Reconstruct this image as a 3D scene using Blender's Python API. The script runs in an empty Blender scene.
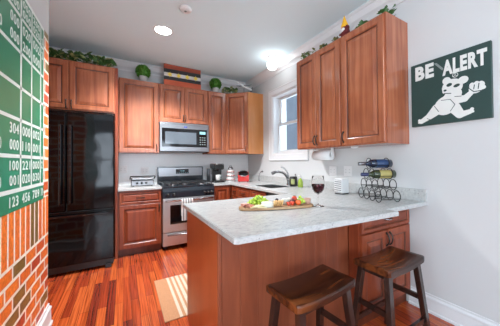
import bpy, bmesh, math, random
from mathutils import Vector, Matrix
random.seed(7)
PI = math.pi
SC = bpy.context.scene
COL = SC.collection

# ------------------------------------------------------------------ camera
cam_data = bpy.data.cameras.new('camera')
cam = bpy.data.objects.new('camera', cam_data)
COL.objects.link(cam)
yaw, pit, rol = math.radians(31.558), math.radians(0.734), math.radians(-0.476)
fw0 = Vector((math.sin(yaw), math.cos(yaw), 0)); up0 = Vector((0, 0, 1)); rt = Vector((math.cos(yaw), -math.sin(yaw), 0))
fw = fw0 * math.cos(pit) + up0 * math.sin(pit)
up = up0 * math.cos(pit) - fw0 * math.sin(pit)
r2 = rt * math.cos(rol) + up * math.sin(rol)
u2 = up * math.cos(rol) - rt * math.sin(rol)
cam.matrix_world = Matrix(((r2.x, u2.x, -fw.x, 0), (r2.y, u2.y, -fw.y, 0), (r2.z, u2.z, -fw.z, 1.258), (0, 0, 0, 1)))
cam_data.sensor_fit = 'HORIZONTAL'
cam_data.sensor_width = 36
cam_data.lens = 238.0 / 500 * 36
cam_data.shift_x = (250 - 269.19) / 500
cam_data.shift_y = (159.09 - 163) / 500
cam_data.clip_start = 0.02
SC.camera = cam

# ------------------------------------------------------------------ world, daylight, exposure
world = bpy.data.worlds.new('world'); SC.world = world
world.use_nodes = True
bg = world.node_tree.nodes['Background']
bg.inputs[0].default_value = (0.62, 0.78, 1.0, 1)
bg.inputs[1].default_value = 1.6
SC.view_settings.view_transform = 'Standard'
SC.view_settings.look = 'None'
SC.view_settings.gamma = 1
SC.view_settings.use_curve_mapping = False
SC.view_settings.exposure = 1.22


def area(name, loc, target, sx, sy, power, col):
    l = bpy.data.lights.new(name, 'AREA'); l.shape = 'RECTANGLE'; l.size = sx; l.size_y = sy
    l.energy = power; l.color = col
    o = bpy.data.objects.new(name, l); COL.objects.link(o); o.location = loc
    o.rotation_euler = (Vector(target) - Vector(loc)).to_track_quat('-Z', 'Y').to_euler()
    return o


# daylight just outside the big windows behind the camera
area('daylight_rear', (0.2, -3.95, 1.2), (0.3, 2.0, 2.3), 3.4, 2.1, 76, (0.82, 0.92, 1.0))
area('daylight_side', (-3.45, -1.4, 1.1), (0.5, 0.2, 2.4), 2.4, 2.0, 100, (0.82, 0.92, 1.0))
area('daylight_sink', (3.1, 3.05, 1.95), (1.0, 2.9, 1.3), 0.9, 1.0, 14, (0.9, 0.95, 1.0))

# ------------------------------------------------------------------ dimensions
XW, YB, ZC = 2.18, 4.362, 2.845
XL = -0.50
CT = 0.915           # counter top
CB = 0.885           # counter underside
ZB, ZT = 1.408, 2.498


# ------------------------------------------------------------------ materials
def new_mat(name):
    m = bpy.data.materials.new(name); m.use_nodes = True
    nt = m.node_tree; nt.nodes.clear()
    out = nt.nodes.new('ShaderNodeOutputMaterial'); b = nt.nodes.new('ShaderNodeBsdfPrincipled')
    nt.links.new(b.outputs[0], out.inputs[0])
    return m, nt, b


def flat(name, col, rough=0.5, metal=0.0, spec=0.5, coat=0.0, var=0.06, scale=30, bump=0.0):
    m, nt, b = new_mat(name)
    N, L = nt.nodes.new, nt.links.new
    tc = N('ShaderNodeTexCoord'); no = N('ShaderNodeTexNoise'); no.inputs['Scale'].default_value = scale
    L(tc.outputs['Object'], no.inputs['Vector'])
    mx = N('ShaderNodeMix'); mx.data_type = 'RGBA'
    c = Vector(col)
    mx.inputs[6].default_value = (*[max(0, v * (1 - var)) for v in c], 1)
    mx.inputs[7].default_value = (*[min(1, v * (1 + var)) for v in c], 1)
    L(no.outputs['Fac'], mx.inputs[0]); L(mx.outputs[2], b.inputs['Base Color'])
    b.inputs['Roughness'].default_value = rough; b.inputs['Metallic'].default_value = metal
    b.inputs['Specular IOR Level'].default_value = spec
    b.inputs['Coat Weight'].default_value = coat; b.inputs['Coat Roughness'].default_value = 0.08
    if bump:
        bp = N('ShaderNodeBump'); bp.inputs['Strength'].default_value = bump; bp.inputs['Distance'].default_value = 0.01
        L(no.outputs['Fac'], bp.inputs['Height']); L(bp.outputs[0], b.inputs['Normal'])
    return m


def wood(name, c1, c2, c3, rough=0.34, axis='Z', grain=26, coat=0.12, spec=0.4, bold=0.35):
    m, nt, b = new_mat(name)
    N, L = nt.nodes.new, nt.links.new
    tc = N('ShaderNodeTexCoord'); oi = N('ShaderNodeObjectInfo')
    mp = N('ShaderNodeMapping'); s = {'X': (1.6, grain, grain), 'Y': (grain, 1.6, grain), 'Z': (grain, grain, 1.6)}[axis]
    mp.inputs['Scale'].default_value = s
    ad = N('ShaderNodeVectorMath'); ad.operation = 'ADD'
    ml = N('ShaderNodeVectorMath'); ml.operation = 'SCALE'; ml.inputs['Scale'].default_value = 7.0
    cmb = N('ShaderNodeCombineXYZ')
    for i in range(3): L(oi.outputs['Random'], cmb.inputs[i])
    L(cmb.outputs[0], ml.inputs[0]); L(tc.outputs['Object'], ad.inputs[0]); L(ml.outputs[0], ad.inputs[1])
    L(ad.outputs[0], mp.inputs['Vector'])
    n1 = N('ShaderNodeTexNoise'); n1.inputs['Scale'].default_value = 1.0; n1.inputs['Detail'].default_value = 5; n1.inputs['Distortion'].default_value = 0.6
    L(mp.outputs[0], n1.inputs['Vector'])
    n2 = N('ShaderNodeTexNoise'); n2.inputs['Scale'].default_value = 3.0; n2.inputs['Detail'].default_value = 2
    L(ad.outputs[0], n2.inputs['Vector'])
    av = N('ShaderNodeMath'); av.operation = 'MULTIPLY_ADD'; av.inputs[1].default_value = 0.6
    L(n1.outputs['Fac'], av.inputs[0])
    m4 = N('ShaderNodeMath'); m4.operation = 'MULTIPLY'; m4.inputs[1].default_value = 0.4
    L(n2.outputs['Fac'], m4.inputs[0]); L(m4.outputs[0], av.inputs[2])
    cr = N('ShaderNodeValToRGB'); e = cr.color_ramp.elements
    e[0].position = 0.5 - bold / 2; e[0].color = (*c1, 1); e[1].position = 0.5 + bold / 2; e[1].color = (*c3, 1)
    k = e.new(0.5); k.color = (*c2, 1)
    L(av.outputs[0], cr.inputs[0]); L(cr.outputs[0], b.inputs['Base Color'])
    b.inputs['Roughness'].default_value = rough
    b.inputs['Specular IOR Level'].default_value = spec
    b.inputs['Coat Weight'].default_value = coat; b.inputs['Coat Roughness'].default_value = 0.15
    return m


M = {}
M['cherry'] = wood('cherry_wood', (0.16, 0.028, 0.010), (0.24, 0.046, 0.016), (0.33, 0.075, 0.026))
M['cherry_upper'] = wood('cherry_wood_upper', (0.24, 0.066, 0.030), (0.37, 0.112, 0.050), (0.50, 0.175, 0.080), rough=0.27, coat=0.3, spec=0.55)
M['cherry_dark'] = wood('dark_cherry_wood', (0.09, 0.018, 0.008), (0.13, 0.028, 0.011), (0.17, 0.04, 0.016))  # darker cherry tone for the toe kicks
M['glaze'] = wood('brown_glaze', (0.07, 0.018, 0.008), (0.11, 0.028, 0.011), (0.15, 0.04, 0.016))
M['veneer'] = wood('orange_veneer', (0.50, 0.19, 0.055), (0.54, 0.22, 0.075), (0.60, 0.27, 0.10), grain=14)
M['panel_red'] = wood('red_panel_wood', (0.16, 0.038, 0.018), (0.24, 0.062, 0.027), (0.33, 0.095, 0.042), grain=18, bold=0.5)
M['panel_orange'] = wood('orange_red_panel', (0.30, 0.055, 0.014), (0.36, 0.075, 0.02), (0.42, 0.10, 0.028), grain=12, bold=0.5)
M['stool'] = wood('dark_walnut', (0.016, 0.005, 0.003), (0.055, 0.013, 0.004), (0.20, 0.055, 0.014), rough=0.26, axis='X', grain=18, coat=0.2, spec=0.35, bold=0.26)
M['stool_leg'] = wood('dark_walnut_legs', (0.016, 0.007, 0.005), (0.026, 0.011, 0.008), (0.04, 0.018, 0.012), rough=0.22, axis='Z', grain=22, coat=0.5, spec=0.4, bold=0.3)
M['board_wood'] = wood('serving_board_wood', (0.30, 0.15, 0.07), (0.42, 0.24, 0.12), (0.55, 0.36, 0.2), rough=0.5, axis='X', grain=30, coat=0)
M['bark'] = flat('bark', (0.09, 0.055, 0.035), 0.8)
M['steel'] = flat('brushed_steel', (0.30, 0.30, 0.31), 0.30, 1.0, var=0.04)
M['steel_range'] = flat('range_steel', (0.56, 0.57, 0.58), 0.42, 1.0, var=0.04)
M['steel_dark'] = flat('dark_steel', (0.20, 0.20, 0.21), 0.3, 1.0)
M['chrome'] = flat('chrome', (0.66, 0.66, 0.68), 0.14, 1.0)
M['nickel'] = flat('satin_nickel', (0.42, 0.42, 0.43), 0.25, 1.0)
M['bronze'] = flat('dark_bronze', (0.05, 0.04, 0.035), 0.3, 0.8)
M['black_gloss'] = flat('gloss_black', (0.004, 0.004, 0.005), 0.06, 0.0, spec=0.4, coat=0.1)
M['black'] = flat('black_plastic', (0.012, 0.012, 0.013), 0.3)
M['black_matte'] = flat('cast_iron', (0.02, 0.021, 0.023), 0.45)
M['enamel'] = flat('blue_black_enamel', (0.016, 0.022, 0.030), 0.14, coat=0.5)
M['wire'] = flat('black_wire', (0.012, 0.012, 0.014), 0.35, 0.5)
M['white'] = flat('white_gloss_paint', (0.74, 0.75, 0.76), 0.35, var=0.02)
M['white_plastic'] = flat('white_plastic', (0.78, 0.78, 0.78), 0.35, var=0.02)
M['ceramic'] = flat('white_ceramic', (0.52, 0.52, 0.51), 0.25, var=0.02)
M['wall'] = flat('grey_white_paint', (0.605, 0.61, 0.61), 0.75, var=0.015, scale=3, bump=0.0)
M['ceiling'] = flat('ceiling_paint', (0.75, 0.93, 0.985), 0.85, var=0.01, scale=2)
M['grip'] = flat('grey_grip', (0.3,0.3,0.31), 0.4)
M['lens'] = flat('frosted_lens', (0.9, 0.9, 0.88), 0.4)
M['green_sign'] = flat('dark_green_board', (0.018, 0.050, 0.044), 0.5, var=0.1, scale=60)
M['score_green'] = flat('scoreboard_green', (0.016, 0.235, 0.120), 0.32, var=0.18, scale=3, spec=0.4)
M['score_white'] = flat('scoreboard_white', (0.74, 0.80, 0.76), 0.4, var=0.04)
M['sign_white'] = flat('sign_white', (0.72, 0.73, 0.70), 0.6, var=0.04)
M['sign_grey'] = flat('sign_grey', (0.22, 0.27, 0.26), 0.6)
M['leaf'] = flat('ivy_leaf', (0.045, 0.13, 0.03), 0.45, var=0.5, scale=40)
M['leaf_olive'] = flat('olive_leaf', (0.16, 0.17, 0.04), 0.5, var=0.5, scale=40)
M['leaf_pale'] = flat('pale_leaf', (0.33, 0.36, 0.14), 0.5, var=0.5, scale=40)
M['box'] = flat('boxwood', (0.07, 0.22, 0.02), 0.55, var=0.5, scale=60)
M['brown_stem'] = flat('stem', (0.10, 0.08, 0.03), 0.7)
M['red'] = flat('red_plastic', (0.50, 0.022, 0.018), 0.2, coat=0.5)
M['grape'] = flat('green_grape', (0.42, 0.58, 0.06), 0.25, var=0.2, scale=50, spec=0.6)
M['brie'] = flat('brie', (0.66, 0.64, 0.56), 0.6, var=0.03)
M['cheese'] = flat('pale_cheese', (0.83, 0.72, 0.42), 0.5)
M['cracker'] = flat('cracker', (0.66, 0.40, 0.16), 0.7, var=0.25, scale=80)
M['ham'] = flat('ham', (0.66, 0.30, 0.22), 0.45, var=0.25, scale=50)
M['berry'] = flat('dark_berry', (0.022, 0.012, 0.03), 0.3, var=0.4, scale=80)
M['strawberry'] = flat('strawberry', (0.62, 0.06, 0.025), 0.3, var=0.2, scale=120)
M['tomato'] = flat('tomato', (0.75, 0.14, 0.04), 0.2)
M['fig'] = flat('fig', (0.16, 0.03, 0.04), 0.4)
M['terracotta'] = flat('terracotta', (0.52, 0.30, 0.22), 0.6)
M['towel_white'] = flat('towel_cloth', (0.70, 0.70, 0.68), 0.9)
M['towel_grey'] = flat('towel_grey', (0.16, 0.16, 0.17), 0.9)
M['paper'] = flat('paper', (0.80, 0.80, 0.80), 0.9, var=0.02)
M['flag_red'] = wood('flag_red_wood', (0.22, 0.04, 0.02), (0.32, 0.06, 0.03), (0.42, 0.10, 0.05), rough=0.6, axis='X', coat=0)
M['flag_orange'] = wood('flag_orange_wood', (0.42, 0.07, 0.03), (0.52, 0.10, 0.04), (0.6, 0.15, 0.07), rough=0.6, axis='X', coat=0)
M['flag_black'] = wood('flag_black_wood', (0.015, 0.015, 0.017), (0.025, 0.025, 0.027), (0.045, 0.045, 0.045), rough=0.6, axis='X', coat=0)
M['flag_white'] = wood('flag_white_wood', (0.42, 0.42, 0.40), (0.55, 0.55, 0.53), (0.68, 0.68, 0.66), rough=0.6, axis='X', coat=0)
M['yellow'] = flat('yellow_paint', (0.80, 0.60, 0.06), 0.5, var=0.12)
M['gnome_yellow'] = flat('gnome_yellow', (0.80, 0.42, 0.02), 0.8)
M['maroon'] = flat('maroon_cloth', (0.13, 0.012, 0.014), 0.8)
M['skin'] = flat('gnome_skin', (0.6, 0.33, 0.22), 0.6)
M['beard'] = flat('white_beard', (0.7, 0.7, 0.7), 0.9)
M['blue_badge'] = flat('blue_badge', (0.04, 0.07, 0.35), 0.3)
M['exterior'] = flat('exterior_wall', (0.13, 0.13, 0.135), 0.9, var=0.2, scale=4)
M['soap'] = flat('green_soap', (0.30, 0.42, 0.06), 0.15, var=0.05)
M['green_dark'] = flat('dark_green_plastic', (0.05, 0.09, 0.03), 0.3)
M['blue_label'] = flat('blue_label', (0.02, 0.05, 0.13), 0.4, var=0.2)
M['yellow_label'] = flat('yellow_label', (0.36, 0.30, 0.10), 0.5, var=0.2)
M['bottle_blue'] = flat('dark_blue_glass', (0.008, 0.018, 0.045), 0.06, coat=0.5)
M['bottle_green'] = flat('dark_green_glass', (0.03, 0.045, 0.012), 0.06, coat=0.5)
M['capsule_navy'] = flat('navy_foil', (0.02, 0.03, 0.09), 0.35)
M['numerals'] = flat('display_numerals', (0.25, 0.55, 0.6), 0.4)


def glass_mat(name, col=(1, 1, 1), rough=0.0, ior=1.45):
    m, nt, b = new_mat(name)
    b.inputs['Base Color'].default_value = (*col, 1); b.inputs['Roughness'].default_value = rough
    b.inputs['Transmission Weight'].default_value = 1.0; b.inputs['IOR'].default_value = ior
    return m


M['glass'] = glass_mat('clear_glass', ior=1.28)
M['thin_glass'] = glass_mat('thin_glass', ior=1.08)
M['wine'] = flat('red_wine', (0.035, 0.002, 0.005), 0.05, var=0.02)
M['pane'] = glass_mat('window_pane', (0.86, 0.92, 0.95), 0.0, 1.1)


def emis(name, col, st):
    m, nt, b = new_mat(name)
    b.inputs['Base Color'].default_value = (0.9, 0.9, 0.9, 1)
    b.inputs['Emission Color'].default_value = (*col, 1); b.inputs['Emission Strength'].default_value = st
    return m


M['glow'] = emis('lamp_glow', (1.0, 0.97, 0.92), 8.0)
M['glow_fill'] = emis('fill_globe_glow', (0.93, 0.97, 1.0), 9.0)  # glow of the added fill globes behind the camera
M['glow_near'] = emis('near_globe_glow', (0.95, 0.98, 1.0), 4.5)


def granite():
    m, nt, b = new_mat('light_granite'); N, L = nt.nodes.new, nt.links.new
    tc = N('ShaderNodeTexCoord')
    mp = N('ShaderNodeMapping'); mp.inputs['Scale'].default_value = (1, 2.4, 2.4); mp.inputs['Rotation'].default_value = (0, 0, 0.12)
    L(tc.outputs['Object'], mp.inputs['Vector'])
    n1 = N('ShaderNodeTexNoise'); n1.inputs['Scale'].default_value = 22; n1.inputs['Detail'].default_value = 10; n1.inputs['Roughness'].default_value = 0.72
    n1.inputs['Distortion'].default_value = 0.9
    L(mp.outputs[0], n1.inputs['Vector'])
    cr = N('ShaderNodeValToRGB'); e = cr.color_ramp.elements
    e[0].position = 0.32; e[0].color = (0.33, 0.34, 0.335, 1); e[1].position = 0.66; e[1].color = (0.56, 0.565, 0.555, 1)
    k = e.new(0.44); k.color = (0.45, 0.46, 0.455, 1); k = e.new(0.52); k.color = (0.50, 0.505, 0.495, 1)
    L(n1.outputs['Fac'], cr.inputs[0])
    n2 = N('ShaderNodeTexNoise'); n2.inputs['Scale'].default_value = 130; n2.inputs['Detail'].default_value = 4
    L(tc.outputs['Object'], n2.inputs['Vector'])
    n3 = N('ShaderNodeTexNoise'); n3.inputs['Scale'].default_value = 12; n3.inputs['Detail'].default_value = 4
    L(mp.outputs[0], n3.inputs['Vector'])
    r2_ = N('ShaderNodeValToRGB'); r2_.color_ramp.elements[0].position = 0.60; r2_.color_ramp.elements[1].position = 0.68
    L(n2.outputs['Fac'], r2_.inputs[0])
    r3 = N('ShaderNodeValToRGB'); r3.color_ramp.elements[0].position = 0.45; r3.color_ramp.elements[1].position = 0.62
    L(n3.outputs['Fac'], r3.inputs[0])
    mu = N('ShaderNodeMath'); mu.operation = 'MULTIPLY'; L(r2_.outputs[0], mu.inputs[0]); L(r3.outputs[0], mu.inputs[1])
    mx = N('ShaderNodeMix'); mx.data_type = 'RGBA'; L(mu.outputs[0], mx.inputs[0]); L(cr.outputs[0], mx.inputs[6])
    mx.inputs[7].default_value = (0.12, 0.11, 0.11, 1)
    L(mx.outputs[2], b.inputs['Base Color'])
    b.inputs['Roughness'].default_value = 0.22; b.inputs['Specular IOR Level'].default_value = 0.4
    return m


M['granite'] = granite()


def brick_nodes(nt, vec, width, row, mortar, offset=0.5):
    N, L = nt.nodes.new, nt.links.new
    br = N('ShaderNodeTexBrick'); br.offset = offset; br.squash = 1.0
    br.inputs['Color1'].default_value = (0, 0, 0, 1); br.inputs['Color2'].default_value = (1, 1, 1, 1)
    br.inputs['Mortar'].default_value = (0, 0, 0, 1)
    br.inputs['Scale'].default_value = 1.0; br.inputs['Mortar Size'].default_value = mortar
    br.inputs['Mortar Smooth'].default_value = 0.05; br.inputs['Bias'].default_value = 0
    br.inputs['Brick Width'].default_value = width; br.inputs['Row Height'].default_value = row
    L(vec, br.inputs['Vector'])
    return br


def ramp_const(nt, src, stops, interp='CONSTANT'):
    cr = nt.nodes.new('ShaderNodeValToRGB'); cr.color_ramp.interpolation = interp
    e = cr.color_ramp.elements
    e[0].position = stops[0][0]; e[0].color = (*stops[0][1], 1)
    e[1].position = stops[1][0]; e[1].color = (*stops[1][1], 1)
    for p, c in stops[2:]:
        k = e.new(p); k.color = (*c, 1)
    nt.links.new(src, cr.inputs[0])
    return cr


def floor_mat():
    m, nt, b = new_mat('cherry_floor'); N, L = nt.nodes.new, nt.links.new
    tc = N('ShaderNodeTexCoord'); sp = N('ShaderNodeSeparateXYZ'); cb = N('ShaderNodeCombineXYZ')
    L(tc.outputs['Object'], sp.inputs[0]); L(sp.outputs['Y'], cb.inputs['X']); L(sp.outputs['X'], cb.inputs['Y'])
    br = brick_nodes(nt, cb.outputs[0], 0.85, 0.062, 0.0012, 0.37)
    cr = ramp_const(nt, br.outputs['Color'], [(0, (0.18, 0.026, 0.012)), (0.10, (0.38, 0.058, 0.015)), (0.35, (0.48, 0.085, 0.020)),
                                              (0.58, (0.30, 0.042, 0.014)), (0.72, (0.50, 0.100, 0.024)), (0.955, (0.66, 0.25, 0.05))])
    mp = N('ShaderNodeMapping'); mp.inputs['Scale'].default_value = (85, 1.6, 1)
    L(tc.outputs['Object'], mp.inputs['Vector'])
    n = N('ShaderNodeTexNoise'); n.inputs['Scale'].default_value = 1; n.inputs['Detail'].default_value = 6; n.inputs['Distortion'].default_value = 1.0
    L(mp.outputs[0], n.inputs['Vector'])
    g = ramp_const(nt, n.outputs['Fac'], [(0.35, (0.55, 0.48, 0.46)), (0.62, (1.3, 1.35, 1.4))], 'LINEAR')
    mu = N('ShaderNodeMix'); mu.data_type = 'RGBA'; mu.blend_type = 'MULTIPLY'; mu.inputs[0].default_value = 1
    L(cr.outputs[0], mu.inputs[6]); L(g.outputs[0], mu.inputs[7])
    mx = N('ShaderNodeMix'); mx.data_type = 'RGBA'; L(br.outputs['Fac'], mx.inputs[0]); L(mu.outputs[2], mx.inputs[6])
    mx.inputs[7].default_value = (0.07, 0.015, 0.008, 1)
    L(mx.outputs[2], b.inputs['Base Color'])
    b.inputs['Roughness'].default_value = 0.2; b.inputs['Specular IOR Level'].default_value = 0.5
    b.inputs['Coat Weight'].default_value = 0.35; b.inputs['Coat Roughness'].default_value = 0.12
    bp = N('ShaderNodeBump'); bp.inputs['Strength'].default_value = 0.12; bp.inputs['Distance'].default_value = 0.004
    L(n.outputs['Fac'], bp.inputs['Height']); L(bp.outputs[0], b.inputs['Normal'])
    return m


M['floor'] = floor_mat()


def brick_wall_mat():
    m, nt, b = new_mat('orange_brick'); N, L = nt.nodes.new, nt.links.new
    tc = N('ShaderNodeTexCoord'); sp = N('ShaderNodeSeparateXYZ'); L(tc.outputs['Object'], sp.inputs[0])
    ad = N('ShaderNodeMath'); ad.operation = 'SUBTRACT'; L(sp.outputs['Y'], ad.inputs[0]); L(sp.outputs['X'], ad.inputs[1])
    cb = N('ShaderNodeCombineXYZ'); L(ad.outputs[0], cb.inputs['X'])
    zz = N('ShaderNodeMath'); zz.operation = 'ADD'; zz.inputs[1].default_value = 0.026; L(sp.outputs['Z'], zz.inputs[0]); L(zz.outputs[0], cb.inputs['Y'])
    b1 = brick_nodes(nt, cb.outputs[0], 0.20, 0.0828, 0.0095, 0.5)
    # upright course under the scoreboard
    cb2 = N('ShaderNodeCombineXYZ'); z2 = N('ShaderNodeMath'); z2.operation = 'SUBTRACT'; z2.inputs[1].default_value = 0.719
    L(sp.outputs['Z'], z2.inputs[0]); L(ad.outputs[0], cb2.inputs['X']); L(z2.outputs[0], cb2.inputs['Y'])
    b2 = brick_nodes(nt, cb2.outputs[0], 0.086, 0.30, 0.0095, 0.0)
    g1 = N('ShaderNodeMath'); g1.operation = 'GREATER_THAN'; g1.inputs[1].default_value = 0.719; L(sp.outputs['Z'], g1.inputs[0])
    g2 = N('ShaderNodeMath'); g2.operation = 'LESS_THAN'; g2.inputs[1].default_value = 1.019; L(sp.outputs['Z'], g2.inputs[0])
    gm = N('ShaderNodeMath'); gm.operation = 'MULTIPLY'; L(g1.outputs[0], gm.inputs[0]); L(g2.outputs[0], gm.inputs[1])
    stops = [(0, (0.80, 0.17, 0.025)), (0.22, (0.52, 0.075, 0.025)), (0.36, (0.88, 0.22, 0.03)), (0.58, (0.66, 0.11, 0.022)), (0.70, (0.85, 0.20, 0.028)), (0.92, (0.24, 0.145, 0.035))]
    m1 = N('ShaderNodeMix'); m1.data_type = 'RGBA'; L(gm.outputs[0], m1.inputs[0]); L(b1.outputs['Color'], m1.inputs[6]); L(b2.outputs['Color'], m1.inputs[7])
    c1 = ramp_const(nt, m1.outputs[2], stops)
    m2 = N('ShaderNodeMix'); m2.data_type = 'FLOAT'; L(gm.outputs[0], m2.inputs[0]); L(b1.outputs['Fac'], m2.inputs[2]); L(b2.outputs['Fac'], m2.inputs[3])
    n = N('ShaderNodeTexNoise'); n.inputs['Scale'].default_value = 55; n.inputs['Detail'].default_value = 5; L(tc.outputs['Object'], n.inputs['Vector'])
    g = ramp_const(nt, n.outputs['Fac'], [(0.3, (0.72, 0.7, 0.7)), (0.7, (1.2, 1.2, 1.2))], 'LINEAR')
    mu = N('ShaderNodeMix'); mu.data_type = 'RGBA'; mu.blend_type = 'MULTIPLY'; mu.inputs[0].default_value = 1
    L(c1.outputs[0], mu.inputs[6]); L(g.outputs[0], mu.inputs[7])
    mx = N('ShaderNodeMix'); mx.data_type = 'RGBA'; L(m2.outputs[0], mx.inputs[0]); L(mu.outputs[2], mx.inputs[6]); mx.inputs[7].default_value = (0.88, 0.84, 0.74, 1)
    L(mx.outputs[2], b.inputs['Base Color'])
    b.inputs['Roughness'].default_value = 0.35
    bp = N('ShaderNodeBump'); bp.inputs['Strength'].default_value = 0.25; bp.inputs['Distance'].default_value = 0.004; bp.invert = True
    L(m2.outputs[0], bp.inputs['Height']); L(bp.outputs[0], b.inputs['Normal'])
    return m


M['brick'] = brick_wall_mat()


def rug_mat():
    m, nt, b = new_mat('striped_rug'); N, L = nt.nodes.new, nt.links.new
    tc = N('ShaderNodeTexCoord'); sp = N('ShaderNodeSeparateXYZ'); L(tc.outputs['Object'], sp.inputs[0])
    tan, cream = (0.50, 0.25, 0.125), (0.66, 0.55, 0.43)
    st = [(0, tan)]; x = 0.115
    for k in range(5):
        st += [(x, cream), (x + 0.024, tan)]; x += 0.046
    x = 0.62
    for k in range(5):
        st += [(x, cream), (x + 0.024, tan)]; x += 0.046
    cr = ramp_const(nt, sp.outputs['X'], st)
    n = N('ShaderNodeTexNoise'); n.inputs['Scale'].default_value = 160; L(tc.outputs['Object'], n.inputs['Vector'])
    g = ramp_const(nt, n.outputs['Fac'], [(0.3, (0.8, 0.8, 0.8)), (0.7, (1.1, 1.1, 1.1))], 'LINEAR')
    mu = N('ShaderNodeMix'); mu.data_type = 'RGBA'; mu.blend_type = 'MULTIPLY'; mu.inputs[0].default_value = 1
    L(cr.outputs[0], mu.inputs[6]); L(g.outputs[0], mu.inputs[7]); L(mu.outputs[2], b.inputs['Base Color'])
    b.inputs['Roughness'].default_value = 0.95
    return m


M['rug'] = rug_mat()


# fridge: slightly wavy gloss black sheet metal
def fridge_mat():
    m, nt, b = new_mat('black_appliance_enamel'); N, L = nt.nodes.new, nt.links.new
    b.inputs['Base Color'].default_value = (0.002, 0.002, 0.0025, 1); b.inputs['Roughness'].default_value = 0.07
    b.inputs['Specular IOR Level'].default_value = 0.27; b.inputs['Coat Weight'].default_value = 0.0; b.inputs['Coat Roughness'].default_value = 0.04
    tc = N('ShaderNodeTexCoord'); n = N('ShaderNodeTexNoise'); n.inputs['Scale'].default_value = 3.0; n.inputs['Detail'].default_value = 1.0
    L(tc.outputs['Object'], n.inputs['Vector'])
    bp = N('ShaderNodeBump'); bp.inputs['Strength'].default_value = 0.22; bp.inputs['Distance'].default_value = 0.03
    L(n.outputs['Fac'], bp.inputs['Height']); L(bp.outputs[0], b.inputs['Normal']); L(bp.outputs[0], b.inputs['Coat Normal'])
    return m


M['fridge'] = fridge_mat()


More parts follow.
